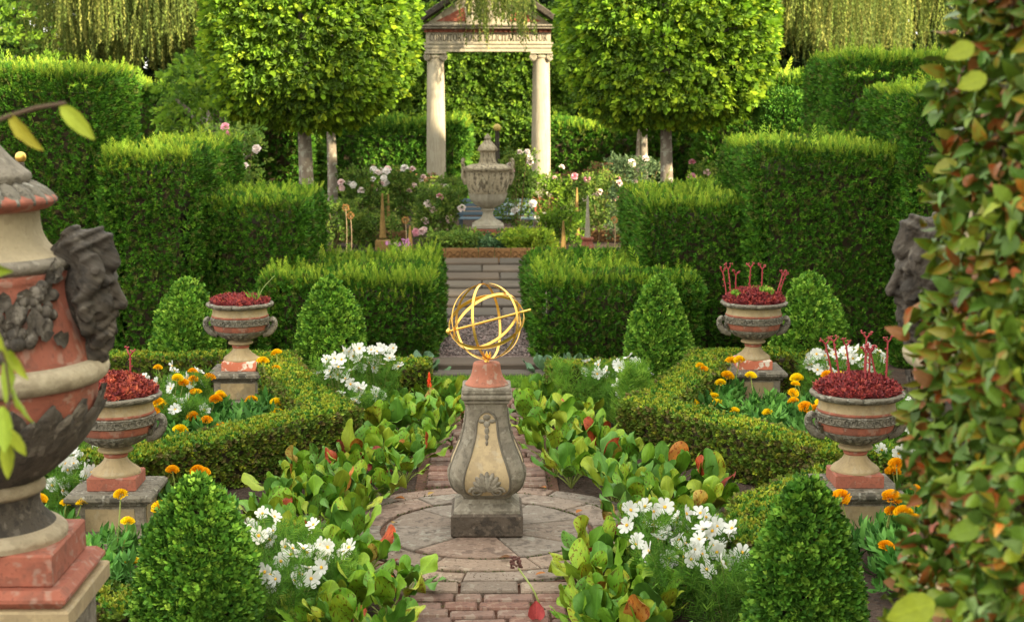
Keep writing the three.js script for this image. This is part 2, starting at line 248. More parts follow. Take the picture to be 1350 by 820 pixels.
function brickRow(z, w, d) {
  let x = -w / 2; const ds = d * 0.92;
  while (x < w / 2 - 0.03) {
    let l = Math.min(pick([0.13, 0.19, 0.21, 0.24, 0.16]), w / 2 - x); if (w / 2 - x - l < 0.07) l = w / 2 - x;
    const g = cbox(l - 0.012, 0.042, ds - rr(0.004, 0.014), 0.008); const m = part('brick', g, pick(brickMs), pathBed); m.position.set(x + l / 2, rr(-0.008, 0.002), z + rr(-0.006, 0.006)); m.rotation.y = rr(-0.035, 0.035); x += l;
  }
}
for (const [z, l, h] of [[-7.46, 0.36, 0.15]]) { let x = -0.43; for (const w of z < -7.6 ? [0.44, 0.42] : [0.3, 0.28, 0.28]) { const m = part('paving_slab', cbox(w - 0.014, 0.04, h, 0.008), pick(slabMs), pathBed); m.position.set(x + w / 2, rr(-0.004, 0.002), z); x += w; } }
for (let z = -7.31; z < -6.2; z += 0.118) brickRow(z, 0.72, 0.118);
for (let z = -9.44; z > -12.42; z -= 0.122) brickRow(z, 0.72, 0.122);

// grass verge, gravel, and the shallow steps up to the rose garden
{
  const verge = struct('lawn_verge', uvBox(new THREE.BoxGeometry(9, 0.03, 0.42).translate(0, 0.0, -12.72)), soilM);
  const S = new Spray(), blade = bare([leaf(0.05, 0.006, [[0, 1], [0.5, 0.8], [1, 0]], 0.1, 0.3), leaf(0.045, 0.006, [[0, 1], [0.5, 0.8], [1, 0]], 0.1, 0.3).rotateY(2).translate(0.008, 0, 0.004), leaf(0.04, 0.006, [[0, 1], [0.5, 0.8], [1, 0]], 0.1, 0.5).rotateY(4).translate(-0.006, 0, 0.006)]);
  for (let i = 0; i < 9000; i++) S.add(rr(-2, 2), 0.014, rr(-12.93, -12.5), rr(-0.4, 0.4), 1, rr(-0.4, 0.4), rr(0.6, 1.3), pick(PAL.boxFresh));
  const o = S.build('grass', blade, softM, scene); o.userData.label = 'strip of short green grass across the path end'; o.userData.category = 'grass';
  const gr = struct('gravel', uvBox(new THREE.BoxGeometry(1.5, 0.06, 3.2).translate(0, 0.04, -14.9)), gravelM);
  const st = new Spray(), peb = new THREE.IcosahedronGeometry(0.014, 0), gc = lc([0.20, 0.145, 0.13], [0.13, 0.095, 0.085], [0.26, 0.20, 0.18], [0.08, 0.06, 0.055]);
  for (let i = 0; i < 5000; i++) st.add(rr(-0.6, 0.6), 0.074, rr(-16, -13.7), rr(-1, 1), rr(-1, 1), rr(-1, 1), rr(0.6, 1.3), pick(gc));
  const pb = st.build('gravel_pebbles', bare([peb]), M({ roughness: 0.95 }), scene); pb.userData.label = 'purplish grey gravel between the yew blocks'; pb.userData.category = 'gravel';
}
const woodT = tex(512, (u, v) => { const a = per(u, v, 5, 81), g = per(u * 1, v, 4, 82), f = Math.abs(Math.sin((v * 22 + 3 * per(u, v, 3, 83)) * 6.28)); return mix([0.045, 0.034, 0.025], [0.125, 0.098, 0.075], 0.55 * a + 0.3 * f + 0.2 * g); });
const woodMs = [[1, 1, 1], [0.82, 0.85, 0.86], [1.1, 1.08, 1.05], [0.95, 0.88, 0.82]].map((c) => M({ map: rep(woodT, 1), color: new THREE.Color().setRGB(...c), bumpMap: woodT, bumpScale: 0.006 }));
const steps = new THREE.Group(); steps.name = 'garden_steps'; steps.userData = { kind: 'structure', label: 'shallow weathered steps between the clipped yew blocks' }; scene.add(steps);
for (const [z, y, d] of [[-13.0, 0.0, 0.22], [-13.35, 0.03, 0.34]]) { const m = part('step_slab', cbox(1.5, 0.06, d, 0.01), pick(woodMs), steps); m.position.set(0.01, y, z); }
for (let i = 0; i < 7; i++) { let x = -0.75; for (const w of i % 2 ? [0.7, 0.8] : [0.9, 0.6]) { const m = part('step_slab', cbox(w - 0.012, 0.05, 0.50, 0.012), pick(woodMs), steps); m.position.set(x + w / 2, 0.052 + 0.022 * i, -16.15 - 0.56 * i); x += w; } const m = part('step_riser', cbox(1.5, 0.05 + 0.022 * i, 0.05, 0.006), pick(woodMs), steps); m.position.set(0, 0, -15.93 - 0.56 * i); }

// ornate terracotta edging tiles
const tileM = M({ color: new THREE.Color().setRGB(0.19, 0.095, 0.034), bumpMap: bumpRough, bumpScale: 0.01 });
function edging(label, x0, x1, z, y, h, w = 0.2) {
  const t = thing('tile_edging', label, 'edging', (x0 + x1) / 2, y, z);
  const n = Math.round((x1 - x0) / w), g = [cbox(w - 0.008, h, 0.035, 0.006)];
  for (const [dx, dy, r] of [[-w / 4, h * 0.3, 0.03], [w / 4, h * 0.3, 0.03], [-w / 4, h * 0.68, 0.03], [w / 4, h * 0.68, 0.03], [0, h * 0.5, 0.022]]) g.push(new THREE.TorusGeometry(r, 0.008, 4, 10).translate(dx, dy, 0.018));
  g.push(new THREE.CylinderGeometry(0.014, 0.014, w - 0.01, 8).rotateZ(Math.PI / 2).translate(0, h, 0));
  const G = merge(g); for (let i = 0; i < n; i++) { const m = part('edging_tile', G, tileM, t); m.position.set(x0 - t.position.x + w * (i + 0.5), rr(-0.004, 0.004), 0); m.rotation.z = rr(-0.015, 0.015); }
}
edging('ornate golden brown terracotta edging across the top of the steps', -0.9, 0.9, -20.15, 0.13, 0.17);
edging('terracotta edging tiles beside the pleached tree trunks and pink roses', -2.1, -1.2, -22.6, 0.13, 0.16);
edging('terracotta edging tiles behind the stone obelisk with a terracotta foot', 1.35, 2.3, -22.6, 0.13, 0.16);

// ================================================================ clipped yew hedges
R = rng(200);
function yew(label, x0, x1, h, z0, z1, o = {}) {
  const cx = (x0 + x1) / 2, cz = (z0 + z1) / 2, t = thing('yew_hedge', label, 'hedge', cx, o.y ?? 0, cz, 'stepped clipped yew hedges');
  clipped(t, x0 - cx, x1 - cx, 0, h, z0 - cz, z1 - cz, { den: 2400, ...o });
  topShoots(t, x0 - cx + 0.04, x1 - cx - 0.04, h, z0 - cz + 0.04, z1 - cz - 0.02, o.sd ?? 800, o.np ?? PAL.yewNew, yewShoot, yewM, 0.55, 1.15, 0.45);
  return t;
}
yew('tall yew block with fresh yellow green top above the lidded urn', -6.4, -3.22, 2.42, -15.4, -13.9);
yew('yew block one step lower, between tall yew and rose bush', -3.22, -2.42, 1.75, -16.6, -13.75);
yew('waist high yew block below the pleached tree trunks', -2.42, -1.56, 1.32, -15.9, -13.9);
yew('low square yew block beside the steps, behind white cosmos and green box cone', -1.85, -0.425, 0.74, -15.6, -13.45);
yew('low square yew block beside the steps, next to the blue green leafy plant', 0.405, 1.75, 0.72, -15.6, -13.45);
yew('yew block rising behind the box cone and low yew block', 1.36, 2.4, 1.30, -16.4, -14.1);
yew('broad yew block behind the urn with tall red stalks', 2.26, 3.85, 1.77, -15.9, -13.8);
yew('tallest yew block rising beyond the broad yew block', 3.36, 5.0, 2.55, -17.4, -15.6);
yew('tall yew end block beside the hornbeam leaves', 3.46, 5.6, 2.25, -15.2, -13.4);
function farYew(label, x0, x1, h, z0, z1, o = {}) { const cx = (x0 + x1) / 2, cz = (z0 + z1) / 2, t = thing('yew_hedge', label, 'hedge', cx, 0.13, cz, 'hedges closing the rose garden'); clipped(t, x0 - cx, x1 - cx, 0, h, z0 - cz, z1 - cz, { den: 620, s0: 1.6, s1: 2.4, amp: 0.08, pal: PAL.box, ...o }); topShoots(t, x0 - cx, x1 - cx, h, z0 - cz, z1 - cz, 200, PAL.yewNew, yewShoot, yewM, 1.0, 1.7, 0.5); }
farYew('dark clipped hedge behind the column with pale roses at its foot', -2.8, -0.35, 1.45, -30.2, -28.9);
farYew('dark clipped hedge behind the column on a red block', 0.95, 4.6, 1.38, -30.4, -29.0, { pal: PAL.yew });
farYew('hedge seen between tall yew and pleached crown', -6.5, -2.9, 2.05, -27.5, -26.2, { pal: PAL.yew });
farYew('hedge beyond the small round bush and pleached crown', 3.6, 7.5, 2.2, -28.2, -26.6, { pal: PAL.yew });
{ // round clipped bush
  const t = thing('clipped_bush', 'small round clipped bush between pleached crown and tall yew', 'bush', 3.55, 0, -19.6), S = new Spray();
  for (let i = 0; i < 3000; i++) { const a = R() * 6.28, u = rr(-0.9, 1), r = Math.sqrt(1 - u * u), k = 0.33 * (0.9 + 0.25 * vn(a * 2, u * 4, 2)); S.add(Math.cos(a) * r * k, 1.84 + u * k * 1.1, Math.sin(a) * r * k, Math.cos(a) * r + rr(-0.4, 0.4), u + 0.5, Math.sin(a) * r + rr(-0.4, 0.4), rr(1.4, 2.2), pick(PAL.box)); }
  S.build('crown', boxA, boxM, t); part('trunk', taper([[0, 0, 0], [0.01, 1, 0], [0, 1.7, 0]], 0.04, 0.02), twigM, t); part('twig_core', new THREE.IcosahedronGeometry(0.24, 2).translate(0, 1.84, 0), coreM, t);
}

// ================================================================ box: low parterre hedges and cones
R = rng(300);
function boxHedge(label, pts, w, h, goldDen = 2600, sideDen = 3600) {
  const c = pts[Math.floor(pts.length / 2)], t = thing('box_hedge', label, 'hedge', c[0], 0, c[1], 'low clipped box hedges'), T = new Spray(), S = new Spray(), cores = [], hw = w / 2;
  for (let k = 0; k < pts.length - 1; k++) {
    const a = pts[k], b = pts[k + 1], dx = b[0] - a[0], dz = b[1] - a[1], L = Math.hypot(dx, dz), ux = dx / L, uz = dz / L, nx = -uz, nz = ux, ox = a[0] - c[0], oz = a[1] - c[1];
    const P = (s, q) => [ox + ux * s + nx * q, oz + uz * s + nz * q], e0 = -hw * 0.8, e1 = L + hw * 0.8;
    const N = (x, y, z) => 0.022 * (fbm((x + c[0]) * 9, y * 9, (z + c[1]) * 9) - 0.5) + 0.02 * (vn((x + c[0]) * 3, y * 3, z * 3) - 0.5);
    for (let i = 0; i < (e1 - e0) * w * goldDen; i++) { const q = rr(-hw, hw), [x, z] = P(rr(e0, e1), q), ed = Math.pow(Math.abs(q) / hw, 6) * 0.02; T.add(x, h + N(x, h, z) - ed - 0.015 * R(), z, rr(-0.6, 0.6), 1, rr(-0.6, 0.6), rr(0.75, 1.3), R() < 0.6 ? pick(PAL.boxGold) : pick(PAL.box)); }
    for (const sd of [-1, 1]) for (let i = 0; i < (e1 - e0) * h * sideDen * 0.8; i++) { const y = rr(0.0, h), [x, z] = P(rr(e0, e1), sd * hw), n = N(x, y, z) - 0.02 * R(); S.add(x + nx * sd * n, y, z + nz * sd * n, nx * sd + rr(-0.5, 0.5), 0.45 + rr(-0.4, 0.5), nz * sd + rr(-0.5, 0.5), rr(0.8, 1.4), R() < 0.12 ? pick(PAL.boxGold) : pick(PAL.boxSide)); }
    for (const ed of [0, 1]) for (let i = 0; i < w * h * sideDen; i++) { const s = ed ? e1 : e0, y = rr(0, h), [x, z] = P(s - 0.01 * R(), rr(-hw, hw)), g = ed ? 1 : -1; S.add(x, y, z, ux * g + rr(-0.5, 0.5), 0.45 + rr(-0.4, 0.5), uz * g + rr(-0.5, 0.5), rr(0.8, 1.4), pick(PAL.boxSide)); }
    const g = new THREE.BoxGeometry(L + w * 0.8 - 0.05, h - 0.035, w - 0.06).translate(0, (h - 0.035) / 2, 0).rotateY(-Math.atan2(uz, ux)).translate(ox + ux * L / 2, 0, oz + uz * L / 2); cores.push(g);
  }
  T.build('clipped_top', boxB, boxM, t); S.build('foliage', boxA, boxM, t); part('twig_core', merge(cores), coreM, t);
}
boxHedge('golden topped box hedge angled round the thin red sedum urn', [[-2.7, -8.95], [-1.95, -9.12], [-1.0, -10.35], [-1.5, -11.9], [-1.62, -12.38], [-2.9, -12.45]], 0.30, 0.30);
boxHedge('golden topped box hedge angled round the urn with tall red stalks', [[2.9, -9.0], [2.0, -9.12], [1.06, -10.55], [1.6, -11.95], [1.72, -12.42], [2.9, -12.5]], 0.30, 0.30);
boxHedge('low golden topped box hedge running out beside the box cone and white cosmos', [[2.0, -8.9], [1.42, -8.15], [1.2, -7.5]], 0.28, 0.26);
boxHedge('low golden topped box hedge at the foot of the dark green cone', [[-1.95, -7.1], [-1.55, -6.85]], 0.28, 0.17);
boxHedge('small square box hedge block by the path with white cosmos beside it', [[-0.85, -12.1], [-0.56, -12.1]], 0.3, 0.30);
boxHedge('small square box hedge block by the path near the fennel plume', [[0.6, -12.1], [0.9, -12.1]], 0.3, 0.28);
function cone(label, x, z, r, h, fresh, den = 5200, gs = 1, ex = 2.0) {
  const t = thing('box_cone', label, 'topiary', x, 0, z, 'clipped box cones'), S = new Spray(), S2 = new Spray(), T = new Spray(), pr = (u) => Math.pow(Math.max(0, 1 - Math.pow(u, ex)), 0.72) * (0.93 + 0.07 * u), lx = rr(-0.05, 0.05) * r, lz = rr(-0.05, 0.05) * r;
  const area = 2 * Math.PI * r * h * 0.72; for (let i = 0; i < area * den; i++) {
    let u = R(); if (R() > pr(u) + 0.12) { i--; continue; } const a = R() * 6.283, cx = Math.cos(a), cz = Math.sin(a), lump = 0.20 * (fbm(x * 7 + cx * 3.4, u * 8, cz * 3.4) - 0.5) + 0.20 * (vn(x * 5 + cx * 1.5, u * 3, cz * 1.5) - 0.5) - 0.12 * R() * R(), k = r * (pr(u) + lump);
    const sl = (pr(Math.min(u + 0.02, 1)) - pr(Math.max(u - 0.02, 0))) / 0.04 * r / h, ny = clamp(-sl, 0, 3), tone = 0.72 + 0.56 * fbm(x * 3 + cx * 2, u * 5, cz * 2 + 9);
    (i % 2 ? S : S2).add(cx * k + lx * u, 0.02 + u * h, cz * k + lz * u, cx + rr(-0.6, 0.6), ny + 0.45 + rr(-0.5, 0.5), cz + rr(-0.6, 0.6), rr(0.85, 1.6) * gs, pick(R() < fresh ? PAL.boxFresh : PAL.box), tone);
    if (i % 60 === 0) for (let j = 0; j < 3; j++) T.add(cx * (k + 0.012 * j) + lx * u, 0.02 + u * h + 0.014 * j, cz * (k + 0.012 * j) + lz * u, cx + rr(-0.4, 0.4), 1.2, cz + rr(-0.4, 0.4), rr(0.8, 1.2) * gs, pick(PAL.boxFresh));
  }
  S.build('foliage', boxA, boxM, t); S2.build('foliage', boxB, boxM, t); T.build('stray_shoots', boxB, boxM, t);
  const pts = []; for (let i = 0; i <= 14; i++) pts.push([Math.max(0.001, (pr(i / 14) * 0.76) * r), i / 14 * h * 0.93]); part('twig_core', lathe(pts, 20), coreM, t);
}
cone('dark green box cone beside the great lidded urn and white cosmos', -1.225, -6.7, 0.255, 0.715, 0.12, 5600, 1.1, 2.1);
cone('olive green box cone beside the hornbeam leaves and orange marigolds', 1.345, -6.7, 0.24, 0.70, 0.12, 5600, 1.1, 2.2);
cone('bright green box cone between the urn with sparse red sedum and the tall yew', -2.32, -12.75, 0.30, 0.80, 0.55, 3800, 1.15);
cone('bright green box cone between white cosmos and the low square yew block', -1.24, -12.85, 0.285, 0.80, 0.5, 3800, 1.15);
cone('bright green box cone standing alone before the low yew block and white cosmos', 1.36, -12.85, 0.275, 0.80, 0.5, 3800, 1.15);
cone('bright green box cone just behind the urn with tall red stalks', 2.52, -12.7, 0.29, 0.84, 0.6, 3800, 1.15);

{ // leaves and crumbs of soil dropped on the paving, moss in the joints
  R = rng(380); const fm = [[0.30, 0.11, 0.03], [0.22, 0.05, 0.03], [0.28, 0.18, 0.05], [0.12, 0.06, 0.03]].map((c) => new THREE.MeshPhysicalMaterial({ color: new THREE.Color().setRGB(...c), roughness: 0.8, specularIntensity: 0.2, side: THREE.DoubleSide }));
  const fg = [0.3, 0.5, 0.8].map((c, i) => leaf(0.05 + 0.012 * i, 0.034 + 0.008 * i, [[0, 0.1], [0.2, 0.7], [0.5, 1], [0.8, 0.7], [1, 0]], c, 0.25));
  for (const [x, z] of [[-0.42, -8.05], [-0.5, -8.5], [0.46, -8.15], [-0.3, -9.15], [0.52, -8.75], [0.34, -9.25], [-0.46, -9.0], [0.28, -7.6], [-0.33, -7.4], [0.12, -7.85], [-0.2, -10.3], [0.2, -10.8], [-0.12, -11.4]]) { const m = shadows(new THREE.Mesh(pick(fg), pick(fm))); m.name = numbered('fallen_leaf'); m.position.set(x, 0.058, z); m.rotation.set(-1.45 + rr(-0.2, 0.1), rr(0, 6.28), rr(-0.2, 0.2), 'YXZ'); tag(m, 'withered brown leaf fallen on the paving', 'leaf', 'fallen leaves on the path'); scene.add(m); }
  const S = new Spray(), C = new Spray(), moss = lc([0.06, 0.09, 0.02], [0.09, 0.11, 0.025], [0.05, 0.06, 0.02]), soilc = lc([0.07, 0.04, 0.025], [0.10, 0.06, 0.04]);
  for (let i = 0; i < 1300; i++) { const a = R() * 6.283, r = pick([0.555, 0.765, 0.93]) + rr(-0.008, 0.008); if (fbm(Math.cos(a) * 3 + 5, r * 3, Math.sin(a) * 3) < 0.5) continue; S.add(Math.cos(a) * r, 0.034, -8.45 + Math.sin(a) * r, rr(-0.5, 0.5), 1, rr(-0.5, 0.5), rr(0.2, 0.42), pick(moss)); }
  for (let i = 0; i < 1800; i++) { const x = rr(-0.4, 0.4), z = R() < 0.5 ? rr(-12.3, -9.4) : rr(-7.5, -6.3); if (fbm(x * 4, 2, z * 4) < 0.48) continue; S.add(x, 0.026, z, rr(-0.5, 0.5), 1, rr(-0.5, 0.5), rr(0.2, 0.42), pick(moss)); }
  const o = S.build('moss', boxB, boxM, scene); tag(o, 'thin moss growing in the paving joints', 'moss');
  for (let i = 0; i < 900; i++) { const a = R() * 6.283, r = 0.93 - 0.4 * R() * R(); C.add(Math.cos(a) * r, 0.043, -8.45 + Math.sin(a) * r, rr(-1, 1), 1, rr(-1, 1), rr(0.2, 0.6), pick(soilc)); }
  tag(C.build('soil_crumbs', bare([new THREE.IcosahedronGeometry(0.005, 0)]), M({ roughness: 1 }), scene), 'crumbs of dark soil scattered round the paved circle', 'soil');
}
// ================================================================ sundial pedestal and armillary sphere
R = rng(400);
{
  const t = thing('sundial_pedestal', 'grey stone baluster pedestal with cream shell panel on the paved circle', 'pedestal', 0, 0.040, -8.45);
  const W = [[0, 0.118], [0.03, 0.14], [0.07, 0.176], [0.12, 0.190], [0.17, 0.186], [0.24, 0.160], [0.32, 0.128], [0.40, 0.110], [0.47, 0.105], [0.505, 0.108]];
  const wc = new THREE.CatmullRomCurve3(W.map(([y, w]) => V(w, y, 0)), false, 'centripetal');
  const wAt = (y) => { let a = 0, b = 1; for (let i = 0; i < 30; i++) { const m = (a + b) / 2; wc.getPoint(m).y < y ? a = m : b = m; } return wc.getPoint(a).x; };
  const ny = 34, nc = 6, pos = [], idx = []; // square-section baluster with rounded arrises
  const ring = []; const sec = (w) => { const r = w * 0.34, q = w - r, out = []; for (let s = 0; s < 4; s++) for (let i = 0; i <= nc; i++) { const a = s * Math.PI / 2 + i / nc * Math.PI / 2; const cx = [q, -q, -q, q][s], cz = [q, q, -q, -q][s]; out.push([cx + r * Math.cos(a), cz + r * Math.sin(a)]); } return out; };
  for (let j = 0; j <= ny; j++) { const y = j / ny * 0.505; for (const [x, z] of sec(wAt(y))) pos.push(x, y, z); }
  const n = 4 * (nc + 1); for (let j = 0; j < ny; j++) for (let i = 0; i < n; i++) { const a = j * n + i, b = j * n + (i + 1) % n; idx.push(a, a + n, b, b, a + n, b + n); }
  let g = new THREE.BufferGeometry(); g.setAttribute('position', new THREE.Float32BufferAttribute(pos, 3)); g.setIndex(idx); g.computeVertexNormals(); const nrm = g.attributes.normal.clone(); g = uvBox(g);
  { const gi = new THREE.BufferGeometry(); gi.setAttribute('position', new THREE.Float32BufferAttribute(pos, 3)); gi.setIndex(idx); gi.computeVertexNormals(); const gn = gi.toNonIndexed(); g.setAttribute('normal', gn.attributes.normal); }
  const by = 0.185;
  part('plinth', cbox(0.372, 0.125, 0.372, 0.012), M({ map: rep(tDark, 1.6), color: new THREE.Color().setRGB(1.15, 1.05, 1.0), bumpMap: bumpRough, bumpScale: 0.012 }), t, 'dark weathered square stone plinth');
  { const p = []; const m = []; for (const [y, w] of [[0.125, 0.172], [0.140, 0.170], [0.155, 0.150], [0.170, 0.130], [0.19, 0.122]]) m.push([y, w]); const gs = []; for (let i = 0; i < m.length - 1; i++) { const c = new THREE.CylinderGeometry(m[i + 1][1] * Math.SQRT2, m[i][1] * Math.SQRT2, m[i + 1][0] - m[i][0], 4, 1).rotateY(Math.PI / 4).translate(0, (m[i][0] + m[i + 1][0]) / 2, 0); gs.push(uvBox(c)); } part('base_moulding', merge(gs), stoneM, t); }
  const body = part('body', g.translate(0, by, 0), stoneM, t);
  // panels on the four faces: outline half-width by height
  const pw = [[0.028, 0.080], [0.05, 0.108], [0.11, 0.120], [0.18, 0.106], [0.26, 0.078], [0.34, 0.058], [0.41, 0.050], [0.445, 0.036], [0.462, 0.012]];
  const pc = new THREE.CatmullRomCurve3(pw.map(([y, w]) => V(w, y, 0)), false, 'centripetal'), pp = pc.getPoints(30);
  const P = [], I = []; pp.forEach((q) => { for (let i = 0; i <= 4; i++) P.push(lerp(-q.x, q.x, i / 4), by + q.y, wAt(q.y) + 0.0025); }); for (let j = 0; j < 30; j++) for (let i = 0; i < 4; i++) { const a = j * 5 + i; I.push(a, a + 1, a + 5, a + 1, a + 6, a + 5); }
  const pg = new THREE.BufferGeometry(); pg.setAttribute('position', new THREE.Float32BufferAttribute(P, 3)); pg.setIndex(I); pg.computeVertexNormals(); const panelG = uvBox(pg);
  const outl = [...pp.map((q) => [q.x, by + q.y, wAt(q.y) + 0.002]), ...pp.slice().reverse().map((q) => [-q.x, by + q.y, wAt(q.y) + 0.002])];
  const frameG = tube(outl, 0.0065, 90, 5, true); uvBox(frameG);
  const sh = []; // scallop shell with two volutes, and a husk drop
  for (let i = -4; i <= 4; i++) { const a = i * 0.30, L = 0.112 - 0.0022 * i * i; const e = new THREE.SphereGeometry(1, 8, 6).scale(0.017, L / 2, 0.015).translate(0, L / 2, 0).rotateZ(-a).translate(0, by + 0.058, 0); sh.push(e); }
  for (const s of [-1, 1]) { const sp = []; for (let k = 0; k < 16; k++) { const a = k * 0.62, r = 0.036 * (1 - k / 19); sp.push([s * (0.055 + Math.cos(a) * r), by + 0.055 + Math.sin(a) * r * 0.85, 0.002]); } sh.push(tube(sp, 0.010, 40, 6)); }
  for (const gg of sh) { const p = gg.attributes.position; for (let i = 0; i < p.count; i++) p.setZ(i, p.getZ(i) + wAt(clamp(p.getY(i) - by, 0, 0.5)) + 0.003); }
  const shellG = uvBox(merge(sh));
  const dr = []; for (const [dx, y, rx, ry] of [[0, 0.435, 0.020, 0.016], [-0.026, 0.415, 0.019, 0.011], [0.026, 0.415, 0.019, 0.011], [0, 0.400, 0.018, 0.018], [0, 0.366, 0.013, 0.021], [0, 0.333, 0.011, 0.019], [0, 0.305, 0.008, 0.016]]) dr.push(new THREE.SphereGeometry(1, 8, 6).scale(rx, ry, 0.009).translate(dx, by + y, wAt(y) + 0.003));
  const dropG = uvBox(merge(dr)), panelM = M({ map: rep(tCream, 1.3), color: new THREE.Color().setRGB(1.2, 1.2, 1.25), roughness: 0.85 });
  for (let k = 0; k < 4; k++) { const p = part('panel', panelG, panelM, t, 'cream painted panel'); p.rotation.y = k * Math.PI / 2; const f = part('panel_moulding', frameG, stoneM, t); f.rotation.y = k * Math.PI / 2; const s = part('shell_ornament', shellG, stoneM, t); s.rotation.y = k * Math.PI / 2; const d = part('husk_ornament', dropG, stoneM, t); d.rotation.y = k * Math.PI / 2; }
  part('neck_moulding', cbox(0.235, 0.022, 0.235, 0.008, 0, 0.688), stoneM, t);
  part('cap', merge([cbox(0.262, 0.03, 0.262, 0.01, 0, 0.709), cbox(0.252, 0.035, 0.252, 0.008, 0, 0.738)]), stoneM, t);
}
{
  const t = thing('armillary_sphere', 'gilded armillary sphere on a terracotta bell on the stone pedestal', 'armillary sphere', 0, 0.813, -8.45);
  part('bell_foot', lathe(smooth([[0.001, 0.118], [0.060, 0.118], [0.069, 0.111], [0.074, 0.08], [0.084, 0.045], [0.102, 0.018], [0.112, 0.006], [0.112, 0], [0.001, 0]], 4), 36), M({ map: rep(tTerra, 1), color: new THREE.Color().setRGB(1.15, 1.35, 1.35), roughness: 0.85 }), t, 'plain terracotta bell');
  const C = V(0, 0.330, 0), r = 0.206;
  const band = (rad, w, th) => new THREE.ExtrudeGeometry(new THREE.Shape([...Array(65)].map((_, i) => new THREE.Vector2(rad * Math.cos(i / 64 * 6.2832), rad * Math.sin(i / 64 * 6.2832)))), { depth: w, bevelEnabled: false, steps: 1 });
  function hoop(rad, w, th, nrm, name) { const s = new THREE.Shape(); s.absarc(0, 0, rad, 0, 6.2832); const hle = new THREE.Path(); hle.absarc(0, 0, rad - th, 0, 6.2832, true); s.holes.push(hle); const g = new THREE.ExtrudeGeometry(s, { depth: w, bevelEnabled: true, bevelSize: 0.0012, bevelThickness: 0.0012, bevelSegments: 1, curveSegments: 48 }).translate(0, 0, -w / 2); const m = part(name, g, goldM, t); m.position.copy(C); m.quaternion.setFromUnitVectors(V(0, 0, 1), V(...nrm).normalize()); return m; }
  const ax = V(0.93, 0.20, -0.30).normalize(); // polar axis, carrying the arrow
  hoop(r, 0.016, 0.008, [-0.60, 0.12, 0.79], 'meridian_ring');
  hoop(r * 0.985, 0.020, 0.006, [-0.18, 0.82, 0.54], 'horizon_ring');
  hoop(r * 0.97, 0.012, 0.005, [0.93, 0.14, 0.34], 'equator_ring');
  hoop(r * 0.955, 0.015, 0.006, [0.48, -0.58, 0.66], 'ecliptic_ring');
  hoop(r * 0.97, 0.010, 0.005, [0.42, 0.30, 0.86], 'colure_ring');
  const a0 = C.clone().addScaledVector(ax, -r * 1.02), a1 = C.clone().addScaledVector(ax, r * 1.2);
  part('arrow', uvBox(merge([taper([a0.toArray(), C.toArray(), a1.toArray()], 0.0055, 0.0065, 8, 8), new THREE.SphereGeometry(0.014, 12, 8).translate(...a0.toArray()), new THREE.CylinderGeometry(0.018, 0.018, 0.006, 14).rotateZ(Math.PI / 2).translate(...a0.toArray())])), goldM, t);
  const leafs = []; for (let k = 0; k < 8; k++) leafs.push(leaf(0.05, 0.02, undefined, 0.3, 0.6).rotateX(1.0).rotateY(k * 0.785).translate(0, 0.12, 0));
  part('mount', uvBox(merge([new THREE.CylinderGeometry(0.010, 0.014, 0.02, 10).translate(0, 0.125, 0), ...leafs])), new THREE.MeshStandardMaterial({ color: new THREE.Color().setRGB(0.93, 0.58, 0.13), metalness: 0.85, roughness: 0.4, side: THREE.DoubleSide }), t);
}

